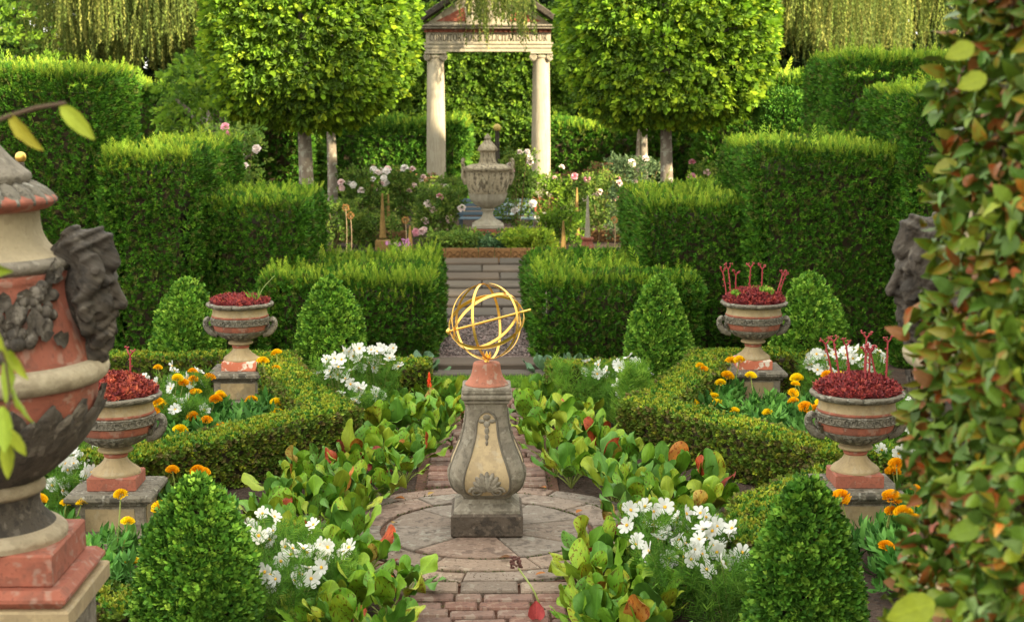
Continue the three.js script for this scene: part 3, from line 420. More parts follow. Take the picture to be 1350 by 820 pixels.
// ================================================================ four planted urns on pedestals
const mossT = weathered([0.19, 0.165, 0.125], [0.055, 0.048, 0.036], [0.33, 0.31, 0.26], 0.8, 0.75, 91);
const greyM = M({ map: rep(mossT, 2.0), bumpMap: bumpRough, bumpScale: 0.012 });
const splashT = tex(256, (u, v) => { const a = per(u, v, 7, 95), b = per(u, v, 20, 96); return mix([0.55, 0.16, 0.09], [0.72, 0.62, 0.52], sm(0.5, 0.6, 0.6 * a + 0.4 * b)); });
const splashM = M({ map: rep(splashT, 3.2), bumpMap: bumpRough, bumpScale: 0.004 });
const potSoil = soilM;
function urnShape(t, splash) {
  part('plinth', cbox(0.250, 0.072, 0.250, 0.006), splash ? splashM : terraM, t, 'terracotta square plinth');
  part('foot', lathe(smooth([[0.126, 0.07], [0.126, 0.082], [0.115, 0.096], [0.085, 0.118], [0.064, 0.142], [0.056, 0.16]], 4)), creamM, t);
  part('stem_ring', lathe(smooth([[0.056, 0.158], [0.062, 0.165], [0.062, 0.174], [0.058, 0.182]], 4)), terraM, t);
  part('collar', lathe(smooth([[0.056, 0.18], [0.088, 0.190], [0.090, 0.200], [0.070, 0.212], [0.060, 0.222]], 4)), creamM, t);
  const gad = []; { const n = 30, prof = smooth([[0.060, 0.214], [0.105, 0.228], [0.150, 0.252], [0.178, 0.282], [0.182, 0.292]], 4); const g = lathe(prof, 120), p = g.attributes.position; for (let i = 0; i < p.count; i++) { const x = p.getX(i), z = p.getZ(i), a = Math.atan2(z, x), k = 1 + 0.035 * Math.abs(Math.sin(a * n / 2)); p.setX(i, x * k); p.setZ(i, z * k); } g.computeVertexNormals(); gad.push(g); }
  part('gadrooned_bowl', gad[0], greyM, t, 'grey gadrooned lower bowl');
  part('lower_band', lathe(smooth([[0.178, 0.285], [0.188, 0.300], [0.197, 0.330], [0.199, 0.338]], 3)), terraM, t, 'terracotta band');
  { const gs = [lathe([[0.199, 0.334], [0.208, 0.338], [0.2085, 0.384], [0.200, 0.388]], 60)]; for (let k = 0; k < 34; k++) { const a = k / 34 * 6.2832; gs.push(new THREE.TorusGeometry(0.0135, 0.0042, 5, 10).rotateY(Math.PI / 2 - a).translate(Math.cos(a) * 0.2095, 0.361, Math.sin(a) * 0.2095)); } for (const y of [0.342, 0.381]) gs.push(new THREE.TorusGeometry(0.209, 0.0042, 5, 60).rotateX(Math.PI / 2).translate(0, y, 0)); part('guilloche_band', uvBox(merge(gs)), greyM, t, 'grey carved guilloche band'); }
  part('upper_ring', lathe(smooth([[0.200, 0.386], [0.207, 0.394], [0.205, 0.404]], 3)), terraM, t);
  part('neck', lathe(smooth([[0.203, 0.402], [0.197, 0.425], [0.199, 0.445], [0.212, 0.462]], 4)), creamM, t);
  { const g = lathe(smooth([[0.205, 0.455], [0.228, 0.462], [0.243, 0.475], [0.245, 0.486], [0.232, 0.494], [0.212, 0.490], [0.205, 0.47]], 4), 72), p = g.attributes.position; for (let i = 0; i < p.count; i++) { const x = p.getX(i), z = p.getZ(i), a = Math.atan2(z, x); p.setY(i, p.getY(i) + 0.006 * (vn(a * 5 + 20, t.position.x, 3) - 0.5)); const k = 1 + 0.03 * (vn(a * 7 + 30, p.getY(i) * 30, t.position.z) - 0.5); p.setX(i, x * k); p.setZ(i, z * k); } g.computeVertexNormals(); part('rim', g, greyM, t, 'lichened stone rim'); }
  part('soil', new THREE.CylinderGeometry(0.205, 0.205, 0.02, 32).translate(0, 0.472, 0), potSoil, t);
  for (const s of [-1, 1]) part('handle', uvBox(merge([taper([[s * 0.165, 0.262, 0], [s * 0.215, 0.275, 0], [s * 0.247, 0.315, 0], [s * 0.250, 0.355, 0], [s * 0.232, 0.372, 0], [s * 0.218, 0.358, 0]], 0.030, 0.017, 18, 8), taper([[s * 0.17, 0.275, 0.0], [s * 0.19, 0.30, 0.03], [s * 0.199, 0.325, 0.055]], 0.022, 0.012, 8, 7), taper([[s * 0.17, 0.275, 0.0], [s * 0.19, 0.30, -0.03], [s * 0.199, 0.325, -0.055]], 0.022, 0.012, 8, 7)])), greyM, t, 'grey scrolled handle');
}
function pedestal(label, x, z, top) {
  const t = thing('urn_pedestal', label, 'pedestal', x, 0, z, 'urn pedestals');
  part('base', merge([cbox(0.46, top - 0.235, 0.46, 0.01), cbox(0.41, 0.03, 0.41, 0.012, 0, top - 0.237)]), stoneM, t);
  part('dado', cbox(0.35, 0.16, 0.35, 0.004, 0, top - 0.215), stoneM, t);
  for (let k = 0; k < 4; k++) { const p = part('panel', cbox(0.25, 0.118, 0.004, 0.0015, 0, top - 0.195, 0.1765), creamM, t, 'cream panel'); p.rotation.y = k * Math.PI / 2; }
  part('cap', merge([cbox(0.385, 0.022, 0.385, 0.008, 0, top - 0.062), cbox(0.445, 0.045, 0.445, 0.014, 0, top - 0.043)]), M({ map: rep(mossT, 1.6), bumpMap: bumpRough, bumpScale: 0.014 }), t, 'lichened moulded stone cap');
}
const sedG = [];
for (let k = 0; k < 3; k++) sedG.push(cluster(11, () => leaf(rr(0.013, 0.018), rr(0.007, 0.010), undefined, 0.5, -0.15), 1.25 - 0.2 * k, 0.016 + 0.006 * k, 420 + k));
const redM = M({ color: 0xffffff, roughness: 0.75, side: THREE.DoubleSide }), stalkM = M({ color: new THREE.Color().setRGB(0.34, 0.040, 0.045), roughness: 0.6 });
const sedPal = lc([0.304, 0.042, 0.027], [0.392, 0.061, 0.033], [0.217, 0.029, 0.022], [0.493, 0.109, 0.048], [0.174, 0.022, 0.024]);
const sedPal2 = lc([0.264, 0.026, 0.026], [0.204, 0.021, 0.024], [0.336, 0.049, 0.033], [0.144, 0.016, 0.020]);
function sedum(label, x, y, z, o) {
  const t = thing('sedum', label, 'plant', x, y, z), S = sedG.map(() => new Spray());
  for (let i = 0; i < o.n; i++) { const a = R() * 6.283, q = Math.sqrt(R()), r = 0.205 * q, lump = 0.02 * fbm(Math.cos(a) * r * 28, 0, Math.sin(a) * r * 28 + x); const h = o.h * (1 - Math.pow(q, 2.6)) + lump + 0.008; S[i % 3].add(Math.cos(a) * r, h, Math.sin(a) * r, Math.cos(a) * q * 0.7 + rr(-0.4, 0.4), 1, Math.sin(a) * q * 0.7 + rr(-0.4, 0.4), rr(0.8, 1.4), pick(o.pal)); }
  S.forEach((s, i) => s.build('foliage', sedG[i], redM, t));
  part('cushion', lathe(smooth([[0.195, -0.02], [0.19, o.h * 0.35], [0.12, o.h * 0.8], [0.001, o.h]], 4), 24), M({ color: new THREE.Color().setRGB(0.10, 0.02, 0.02), roughness: 1 }), t);
  for (const [dx, dz, h0, lean] of o.stalks) { const h = h0 + (o.stalks.length > 1 ? 0.055 : 0.03); // a stout red stalk with a forked head
    const top = [dx + lean, 0.02 + h, dz + rr(-0.02, 0.02)], gs = [taper([[dx, 0.01, dz], [dx + lean * 0.3 + rr(-0.004, 0.004), h * 0.5, dz], top], 0.0058, 0.0048, 8, 6)];
    for (const s of [-1, 1]) { const e = [top[0] + s * 0.018, top[1] + rr(0.014, 0.034), top[2] + rr(-0.018, 0.018)]; gs.push(taper([top, [top[0] + s * 0.008, top[1] + 0.008, top[2]], e], 0.005, 0.0045, 5, 5)); for (let i = 0; i < 8; i++) gs.push(new THREE.IcosahedronGeometry(rr(0.003, 0.006), 0).translate(e[0] + rr(-0.012, 0.012), e[1] + rr(-0.004, 0.012), e[2] + rr(-0.01, 0.01))); }
    for (let i = 0; i < 10; i++) { const k = R(); gs.push(new THREE.IcosahedronGeometry(0.005, 0).translate(lerp(dx, top[0], k) + rr(-0.009, 0.009), 0.01 + h * k, dz + rr(-0.009, 0.009))); }
    part('flower_stalk', bare(gs), stalkM, t);
  }
  return t;
}
function tuft(t, x, z, n, len, pal) { const S = new Spray(), g = leaf(len, len * 0.09, [[0, 0.5], [0.4, 1], [1, 0]], 0.2, 0.3); for (let i = 0; i < n; i++) S.add(x + rr(-0.02, 0.02), 0.02, z + rr(-0.02, 0.02), rr(-0.8, 0.8), 1, rr(-0.8, 0.8), rr(0.5, 1.1), pick(pal)); S.build('grass_tuft', g, softM, t); }
function urn(label, x, z, base, splash) { const t = thing('planted_urn', label, 'urn', x, base, z, 'planted terracotta and stone urns'); urnShape(t, splash); pedestal(label.replace(/^.*holding/, 'stone pedestal under the urn holding'), x, z, base); return t; }
R = rng(440);
urn('terracotta urn holding a deep rust red sedum dome', -1.93, -8.42, 0.285, false);
sedum('deep dome of rust red sedum with one forked stalk in its urn', -1.93, 0.755, -8.42, { n: 2000, h: 0.075, pal: sedPal, stalks: [[0.085, -0.02, 0.17, 0.005]] });
urn('terracotta urn holding a thin mat of red sedum and a weedy tuft', -1.80, -11.95, 0.275, true);
{ const t = sedum('thin mat of red sedum with a green weedy tuft in its urn', -1.80, 0.745, -11.95, { n: 700, h: 0.028, pal: sedPal2, stalks: [] }); tuft(t, 0.12, 0.06, 30, 0.13, PAL.boxFresh); tuft(t, -0.1, 0.14, 14, 0.05, PAL.boxGold);
  part('seed_stem', taper([[0.13, 0.02, 0.04], [0.17, 0.12, 0.03], [0.26, 0.22, 0.0]], 0.003, 0.002, 10, 5), M({ color: new THREE.Color().setRGB(0.28, 0.36, 0.12) }), t); }
urn('terracotta urn holding red sedum with tall stalks round a leafy green patch', 1.96, -11.95, 0.275, true);
{ const t = sedum('red sedum cushion with tall stalks round a leafy green patch', 1.96, 0.745, -11.95, { n: 1800, h: 0.075, pal: sedPal2, stalks: [[-0.18, 0.05, 0.19, -0.02], [-0.13, -0.02, 0.14, -0.004], [-0.03, -0.06, 0.19, 0.008], [0.05, 0, 0.185, 0.005], [0.15, 0.04, 0.15, 0.05], [0.18, 0.0, 0.13, 0.04], [-0.20, -0.02, 0.16, -0.03]] });
  const S = new Spray(); for (let i = 0; i < 60; i++) S.add(rr(0.0, 0.12), 0.085, rr(0, 0.1), rr(-1, 1), 0.7, rr(-0.6, 1), rr(1, 1.8), pick(PAL.boxFresh)); for (let i = 0; i < 25; i++) S.add(rr(-0.15, -0.08), 0.07, rr(0, 0.1), rr(-1, 1), 0.7, rr(-0.6, 1), rr(1, 1.6), pick(PAL.boxFresh)); S.build('leaf_patch', boxA, boxM, t); }
urn('terracotta urn holding red sedum with many short forked stalks', 1.93, -8.42, 0.285, false);
sedum('red sedum cushion with many short forked stalks in its urn', 1.93, 0.755, -8.42, { n: 1900, h: 0.06, pal: sedPal2, stalks: [[-0.13, 0.03, 0.20, -0.05], [-0.09, -0.03, 0.2, -0.03], [-0.04, 0.02, 0.19, -0.03], [0.02, 0.08, 0.16, 0], [0.04, 0.07, 0.16, 0.0], [0.045, -0.04, 0.22, 0.005], [0.10, 0.05, 0.17, -0.05], [0.15, -0.02, 0.2, 0.006]] });

// ================================================================ two great lidded urns with masks
R = rng(500);
function maskSdf(x, y, z) {
  const az = Math.abs(z); let d = Math.hypot((x - 0.03) / 0.085, y / 0.135, z / 0.08); d = (d - 1) * 0.08;
  const add = (a, b, ra, rb, k = 0.02) => { d = smin(d, capsule(x, y, az, a, b, ra, rb), k); };
  add([-0.12, 0.06, 0], [-0.01, 0.165, 0.01], 0.035, 0.045); add([-0.01, 0.165, 0.01], [0.075, 0.165, 0], 0.045, 0.04); add([0.075, 0.165, 0], [0.105, 0.10, 0], 0.038, 0.03);
  add([0.02, 0.15, 0.05], [0.07, 0.08, 0.08], 0.035, 0.03); add([0.07, 0.08, 0.08], [0.03, -0.01, 0.095], 0.03, 0.026); add([0.03, -0.01, 0.095], [0.045, -0.10, 0.08], 0.026, 0.022);
  add([0.105, 0.045, 0], [0.095, 0.05, 0.055], 0.02, 0.02, 0.014);
  add([0.108, 0.045, 0], [0.142, -0.026, 0], 0.013, 0.020, 0.008); add([0.125, -0.032, 0.0], [0.112, -0.035, 0.02], 0.014, 0.012, 0.008);
  add([0.085, -0.02, 0.045], [0.08, -0.04, 0.05], 0.034, 0.03, 0.016);
  add([0.112, -0.058, 0.0], [0.075, -0.098, 0.06], 0.017, 0.015, 0.008); add([0.085, -0.105, 0], [0.060, -0.19, 0], 0.036, 0.024, 0.012); add([0.07, -0.11, 0.04], [0.035, -0.19, 0.03], 0.03, 0.02, 0.010); add([0.098, -0.085, 0], [0.094, -0.087, 0.018], 0.012, 0.009, 0.006);
  d = Math.max(d, -(Math.hypot(x - 0.118, y - 0.024, az - 0.038) - 0.021)); d = Math.min(d, Math.hypot(x - 0.098, y - 0.024, az - 0.036) - 0.014);
  d = Math.max(d, -capsule(x, y, az, [0.125, -0.074, 0], [0.105, -0.078, 0.026], 0.006, 0.004));
  const hair = sm(0.07, 0.11, y) + sm(-0.09, -0.13, y) + sm(0.07, 0.09, az); d += clamp(hair, 0, 1) * 0.007 * Math.sin(70 * x - 30 * y + 95 * az + 3 * Math.sin(45 * y + 30 * az)) + 0.006 * (vn(x * 60, y * 60, z * 60) - 0.5);
  return d;
}
const maskG = sdfMesh(maskSdf, 92, 0.005, 0.0, 0, 0.25);
const bodyR = (h) => h < 0.413 ? lerp(0.31, 0.344, (h - 0.33) / 0.083) : lerp(0.348, 0.268, clamp((h - 0.566) / 0.257, 0, 1));
function greatUrn(label, x, y, z, pedLabel) {
  const t = thing('great_urn', label, 'urn', x, y, z, 'great lidded urns');
  part('plinth', cbox(0.50, 0.10, 0.42, 0.006, 0, -0.10), terraCoolM, t, 'terracotta block plinth');
  part('foot', lathe(smooth([[0.240, 0.0], [0.242, 0.02], [0.228, 0.036], [0.205, 0.046]], 4), 64), M({ map: rep(tPale, 1.3), color: new THREE.Color().setRGB(0.9, 0.82, 0.7), bumpMap: bumpRough, bumpScale: 0.008 }), t);
  part('stem', lathe(smooth([[0.208, 0.044], [0.178, 0.075], [0.162, 0.105], [0.158, 0.14]], 4), 64), darkM, t);
  part('stem_ring', lathe(smooth([[0.157, 0.138], [0.178, 0.150], [0.181, 0.165], [0.172, 0.180], [0.157, 0.188]], 4), 64), M({ map: rep(tPale, 1.5), color: new THREE.Color().setRGB(0.72, 0.66, 0.56), bumpMap: bumpRough, bumpScale: 0.008 }), t);
  const bowl = smooth([[0.155, 0.186], [0.198, 0.214], [0.264, 0.272], [0.31, 0.328], [0.342, 0.41], [0.349, 0.46], [0.348, 0.495]], 6);
  part('bowl', lathe(bowl, 72), terraCoolM, t, 'terracotta bowl');
  { // acanthus calyx: ribbed leaves climbing the bowl, each ending in a point
    const n = 18, rows = 12, bc = new THREE.CatmullRomCurve3(bowl.map((p) => V(p[0], p[1], 0))), gs = [];
    for (let k = 0; k < n; k++) for (const lay of [0, 1]) {
      const P = [], I = [], a0 = (k + lay / 2) / n * 6.2832, tip = lay ? 0.80 : 0.90, da = 6.2832 / n * (lay ? 0.62 : 0.56);
      for (let j = 0; j <= rows; j++) { const u = j / rows, q = bc.getPointAt(0.01 + u * tip), w = u < 0.62 ? 1 : Math.sqrt(Math.max(0, 1 - Math.pow((u - 0.62) / 0.38, 1.6))) * (0.86 + 0.14 * Math.cos(u * 60)); for (let i = -2; i <= 2; i++) { const a = a0 + da * w * i / 2, off = 0.006 + 0.008 * (1 - Math.abs(i) / 2) + 0.016 * sm(0.75, 1, u) * (1 - Math.abs(i) / 3) + lay * 0.001; P.push(Math.cos(a) * (q.x + off), q.y, Math.sin(a) * (q.x + off)); } }
      for (let j = 0; j < rows; j++) for (let i = 0; i < 4; i++) { const b = j * 5 + i; I.push(b, b + 5, b + 1, b + 1, b + 5, b + 6); }
      const g = new THREE.BufferGeometry(); g.setAttribute('position', new THREE.Float32BufferAttribute(P, 3)); g.setIndex(I); g.computeVertexNormals(); gs.push(uvBox(g));
    }
    part('leaf_calyx', merge(gs), M({ map: rep(tDark, 1.4), bumpMap: bumpRough, bumpScale: 0.012, side: THREE.DoubleSide }), t, 'grey weathered leaf calyx round the bowl');
  }
  part('torus', lathe(Array.from({ length: 17 }, (_, i) => { const a = -Math.PI / 2 + i / 16 * Math.PI; return [0.344 + 0.042 * Math.cos(a), 0.527 + 0.038 * Math.sin(a)]; }), 72), M({ map: rep(tPale, 1.1), color: new THREE.Color().setRGB(0.92, 0.86, 0.74), bumpMap: bumpRough, bumpScale: 0.008 }), t, 'cream rounded moulding');
  part('body', lathe([[0.348, 0.556], [0.343, 0.58], [0.318, 0.66], [0.292, 0.745], [0.276, 0.80], [0.283, 0.812], [0.283, 0.832], [0.27, 0.838]], 72), terraCoolM, t, 'terracotta body');
  part('shoulder', lathe(smooth([[0.276, 0.836], [0.290, 0.848], [0.288, 0.866], [0.262, 0.880]], 4), 64), stoneM, t);
  part('neck', lathe(smooth([[0.270, 0.876], [0.228, 0.900], [0.205, 0.935], [0.196, 0.975], [0.194, 1.02]], 5), 64), M({ map: rep(tPale, 1.2), color: new THREE.Color().setRGB(0.95, 0.86, 0.68), bumpMap: bumpRough, bumpScale: 0.005 }), t, 'cream neck');
  const lid = part('lid', lathe(smooth([[0.150, 1.065], [0.172, 1.10], [0.174, 1.122], [0.152, 1.142], [0.118, 1.172], [0.085, 1.21], [0.055, 1.245], [0.035, 1.275], [0.045, 1.30], [0.03, 1.33], [0.001, 1.345]], 4), 64), stoneM, t, 'lichened stone lid');
  part('lid_underside', lathe(smooth([[0.19, 1.012], [0.226, 1.022], [0.246, 1.040], [0.240, 1.056], [0.15, 1.08]], 4), 64), terraCoolM, lid);
  { const gs = []; for (let k = 0; k < 26; k++) { const a = k / 26 * 6.2832; gs.push(new THREE.SphereGeometry(1, 8, 6).scale(0.055, 0.017, 0.029).rotateZ(-0.62).translate(0.205, 1.068, 0).rotateY(-a)); } part('lid_lobes', uvBox(merge(gs)), greyM, lid, 'ring of lichened grey lobes'); }
  for (const s of [1, -1]) { const m = part('mask', maskG, darkM, t, 'dark weathered bearded mask'); m.position.set(s * 0.315, 0.755, 0); if (s < 0) m.rotation.y = Math.PI; m.scale.set(0.88, 0.97, 1.0); }
  // garlands of fruit and leaves hanging between the masks
  for (const f of [0, 1]) {
    const gs = []; R = rng(520 + f); for (let i = 0; i < 150; i++) { const u = R(), a = lerp(0.42, Math.PI - 0.42, u), sag = Math.pow(Math.abs(2 * u - 1), 1.6), w = 0.075 * (1.15 - 0.6 * sag), h = 0.635 + 0.15 * sag + rr(-w, w), r = bodyR(h) + rr(0.004, 0.016); gs.push(new THREE.SphereGeometry(rr(0.014, 0.023), 8, 6).translate(Math.cos(a) * r, h, Math.sin(a) * r)); }
    for (let i = 0; i < 34; i++) { const u = i / 33, a = lerp(0.38, Math.PI - 0.38, u), sag = Math.pow(Math.abs(2 * u - 1), 1.6), h = 0.635 + 0.15 * sag + rr(-0.1, 0.1), r = bodyR(h) + 0.014; gs.push(leaf(rr(0.07, 0.1), rr(0.05, 0.07), [[0, 0.2], [0.2, 0.9], [0.4, 0.7], [0.6, 1], [0.8, 0.6], [1, 0]], 0.5, 0.15).rotateZ(rr(-2.6, 2.6)).rotateY(Math.PI / 2 - a).translate(Math.cos(a) * r, h, Math.sin(a) * r)); }
    const g = part('fruit_garland', uvBox(merge(gs)), M({ map: rep(tDark, 2), bumpMap: bumpRough, bumpScale: 0.01, side: THREE.DoubleSide }), t, 'dark weathered garland of fruit and leaves'); g.rotation.y = f * Math.PI;
  }
  const p = thing('great_pedestal', pedLabel, 'pedestal', x, 0, z, 'great urn pedestals'); const H = y - 0.10;
  part('cornice_top', merge([cbox(0.60, 0.055, 0.52, 0.022, 0, H - 0.055)]), terraCoolM, p, 'rounded terracotta cornice'); part('cornice', cbox(0.62, 0.06, 0.54, 0.006, 0, H - 0.116), creamM, p, 'cream fascia'); part('dado', cbox(0.54, H - 0.24, 0.46, 0.006, 0, 0.12), stoneM, p); part('base', cbox(0.66, 0.12, 0.58, 0.012), stoneM, p);
  part('panel', cbox(0.38, H - 0.42, 0.006, 0.002, 0, 0.2, 0.234), creamM, p);
  return t;
}
greatUrn('great lidded urn with dark bearded mask, next to the urn of rust red sedum', -1.55, 0.985, -5.0, 'terracotta topped pedestal under the great urn near the rust red sedum');
greatUrn('great urn with bearded mask, half hidden behind the hornbeam leaves', 1.68, 1.02, -5.0, 'terracotta topped pedestal hidden behind the hornbeam leaves');
{ const t = thing('gilded_ball_post', 'slender post with gilded ball seen just behind the great urn lid', 'post', -1.61, 0.05, -5.75); part('post', lathe([[0.02, 0], [0.02, 1.98], [0.012, 2.04], [0.012, 2.055]], 16), stoneM, t); part('gilded_ball', new THREE.SphereGeometry(0.019, 20, 14).translate(0, 2.072, 0), goldM, t); }
// ================================================================ garden temple front
R = rng(600);
const font = await new FontLoader().loadAsync('fonts/droid/droid_serif_regular.typeface.json');
{
  const t = thing('temple_front', 'classical temple front with two pale columns, inscribed lintel and pediment', 'temple', 0.04, 0.13, -27.5);
  const redM = M({ map: rep(tTerra, 1), color: new THREE.Color().setRGB(0.95, 0.9, 0.9) });
  const ch = 2.38, y0 = 0.28, paleM = M({ map: rep(tPale, 0.8), color: new THREE.Color().setRGB(1.02, 1.0, 0.96), bumpMap: bumpRough, bumpScale: 0.006 });
  for (const x of [-0.87, 0.87]) {
    const b = part('column_block', cbox(0.42, y0, 0.42, 0.01), redM, t, 'red painted block under the column'); b.position.x = x;
    const pr = [[0.19, y0], [0.19, y0 + 0.03], [0.20, y0 + 0.05], [0.185, y0 + 0.075], [0.170, y0 + 0.085], [0.175, y0 + 0.1], [0.162, y0 + 0.115], [0.159, y0 + 0.16], [0.158, y0 + 0.8], [0.150, y0 + 1.5], [0.138, y0 + ch - 0.13], [0.145, y0 + ch - 0.12], [0.138, y0 + ch - 0.105]];
    const c = part('column', lathe(pr, 40), paleM, t); c.position.x = x;
    const gs = [cbox(0.36, 0.035, 0.36, 0.008, 0, ch - 0.035)]; for (const s of [-1, 1]) { gs.push(new THREE.CylinderGeometry(0.058, 0.058, 0.30, 20).rotateX(Math.PI / 2).translate(s * 0.135, ch - 0.085, 0)); for (const f of [-1, 1]) { const sp = []; for (let k = 0; k < 18; k++) { const a = k * 0.7, r = 0.055 * (1 - k / 20); sp.push([s * (0.135 + Math.cos(a) * r), ch - 0.085 + Math.sin(a) * r, f * 0.155]); } gs.push(tube(sp, 0.009, 40, 5)); } } gs.push(lathe([[0.14, ch - 0.11], [0.165, ch - 0.085], [0.16, ch - 0.05]], 30));
    const cap = part('capital', uvBox(merge(gs)).translate(0, y0, 0), paleM, t, 'scrolled capital'); cap.position.x = x;
  }
  const e = y0 + ch, W = 2.06;
  part('architrave', merge([cbox(W, 0.06, 0.36, 0.004, 0, e), cbox(W + 0.03, 0.06, 0.39, 0.004, 0, e + 0.06), cbox(W + 0.06, 0.03, 0.42, 0.006, 0, e + 0.12)]), paleM, t);
  const fr = part('frieze', cbox(W - 0.02, 0.165, 0.36, 0.004, 0, e + 0.15), paleM, t, 'cream frieze carved with capital letters');
  const tg = new TextGeometry('CONDITOR HORTI FELICITATIS AVCTOR', { font, size: 0.112, depth: 0.006, curveSegments: 3 }); tg.computeBoundingBox(); const bw = tg.boundingBox.max.x - tg.boundingBox.min.x; tg.translate(-tg.boundingBox.min.x - bw / 2, 0, 0).scale(1.92 / bw, 1, 1).translate(0, e + 0.177, 0.1805);
  part('inscription', tg, M({ color: new THREE.Color().setRGB(0.06, 0.045, 0.03) }), fr);
  const dn = []; for (let k = 0; k < 26; k++) dn.push(cbox(0.045, 0.05, 0.05, 0.003, -1.06 + 2.12 * (k + 0.5) / 26, e + 0.315, 0.20)); part('dentils', merge([cbox(W + 0.04, 0.05, 0.38, 0.003, 0, e + 0.315), ...dn]), redM, t, 'red painted dentil course');
  part('cornice', merge([cbox(W + 0.20, 0.04, 0.56, 0.01, 0, e + 0.365), cbox(W + 0.26, 0.035, 0.60, 0.01, 0, e + 0.405)]), stoneM, t);
  const ph = 0.80, half = W / 2 + 0.10, pb = e + 0.44; const tri = new THREE.Shape([new THREE.Vector2(-half + 0.1, 0), new THREE.Vector2(half - 0.1, 0), new THREE.Vector2(0, ph - 0.05)]);
  part('tympanum', uvBox(new THREE.ExtrudeGeometry(tri, { depth: 0.26, bevelEnabled: false }).translate(0, pb, -0.14)), paleM, t, 'cream tympanum of the pediment');
  for (const s of [-1, 1]) { const w = new THREE.Shape([new THREE.Vector2(s * 0.36, 0.05), new THREE.Vector2(s * 0.86, 0.05), new THREE.Vector2(s * 0.40, 0.28)]); part('pediment_panel', uvBox(new THREE.ExtrudeGeometry(w, { depth: 0.012, bevelEnabled: false }).translate(0, pb, 0.122)), redM, t, 'red pediment panel'); const L = Math.hypot(half + 0.06, ph); const c = part('raking_cornice', cbox(L, 0.10, 0.56, 0.015), darkM, t); c.position.set(s * (half + 0.06) / 2, pb + ph / 2 - 0.03, 0); c.rotation.z = -s * Math.atan2(ph, half + 0.06); }
  { const gs = []; for (const s of [-1, 1]) { const sp = []; for (let k = 0; k < 16; k++) { const a = k * 0.6, r = 0.085 * (1 - k / 18); sp.push([s * (0.24 + Math.cos(a) * r), pb + 0.24 + Math.sin(a) * r, 0.135]); } gs.push(tube(sp, 0.016, 40, 6)); } gs.push(new THREE.CylinderGeometry(0.13, 0.13, 0.05, 24).rotateX(Math.PI / 2).translate(0, pb + 0.2, 0.13)); part('pediment_scrolls', uvBox(merge(gs)), paleM, t); }
}
{ // lidded stone urn on its red plinth
  const t = thing('stone_urn', 'lichened pale stone vase with lid and finial before the temple', 'urn', 0.02, 0.39, -22.0);
  t.scale.setScalar(1.17); part('foot', merge([cbox(0.36, 0.05, 0.36, 0.01), lathe(smooth([[0.16, 0.05], [0.15, 0.075], [0.10, 0.10], [0.065, 0.14], [0.06, 0.19], [0.08, 0.205], [0.075, 0.22], [0.06, 0.23]], 4), 36)]), paleM, t);
  { const g = lathe(smooth([[0.06, 0.225], [0.13, 0.26], [0.185, 0.32], [0.21, 0.39], [0.215, 0.40]], 5), 96), p = g.attributes.position; for (let i = 0; i < p.count; i++) { const x = p.getX(i), z = p.getZ(i), a = Math.atan2(z, x), k = 1 + 0.07 * Math.abs(Math.sin(a * 9)); p.setX(i, x * k); p.setZ(i, z * k); } g.computeVertexNormals(); part('fluted_bowl', g, paleM, t); }
  const tl = M({ map: rep(weathered([0.42, 0.35, 0.24], [0.11, 0.085, 0.055], [0.52, 0.46, 0.34], 0.95, 0.6, 120), 1.4), bumpMap: bumpRough, bumpScale: 0.02 });
  part('body', lathe(smooth([[0.213, 0.398], [0.235, 0.47], [0.25, 0.56], [0.255, 0.64], [0.278, 0.665], [0.282, 0.69], [0.262, 0.70]], 4), 48), tl, t, 'blotched stone body');
  part('lid', lathe(smooth([[0.262, 0.695], [0.20, 0.72], [0.11, 0.735], [0.095, 0.77], [0.088, 0.86], [0.115, 0.885], [0.10, 0.92], [0.055, 0.975], [0.035, 1.0], [0.04, 1.02], [0.015, 1.06], [0.001, 1.075]], 4), 36), tl, t);
  for (const s of [-1, 1]) part('handle', uvBox(taper([[s * 0.24, 0.5, 0], [s * 0.275, 0.58, 0], [s * 0.275, 0.68, 0], [s * 0.285, 0.76, 0], [s * 0.265, 0.79, 0]], 0.03, 0.02, 14, 8)), tl, t);
  const p = thing('red_plinth', 'low red plinth under the pale stone vase', 'plinth', 0.02, 0.13, -22.0); part('block', cbox(0.46, 0.20, 0.46, 0.012), M({ map: rep(tTerra, 1.4), color: new THREE.Color().setRGB(1.0, 0.85, 0.8), bumpMap: bumpRough, bumpScale: 0.01 }), p); part('cap', cbox(0.42, 0.06, 0.42, 0.008, 0, 0.20), terraM, p);
}
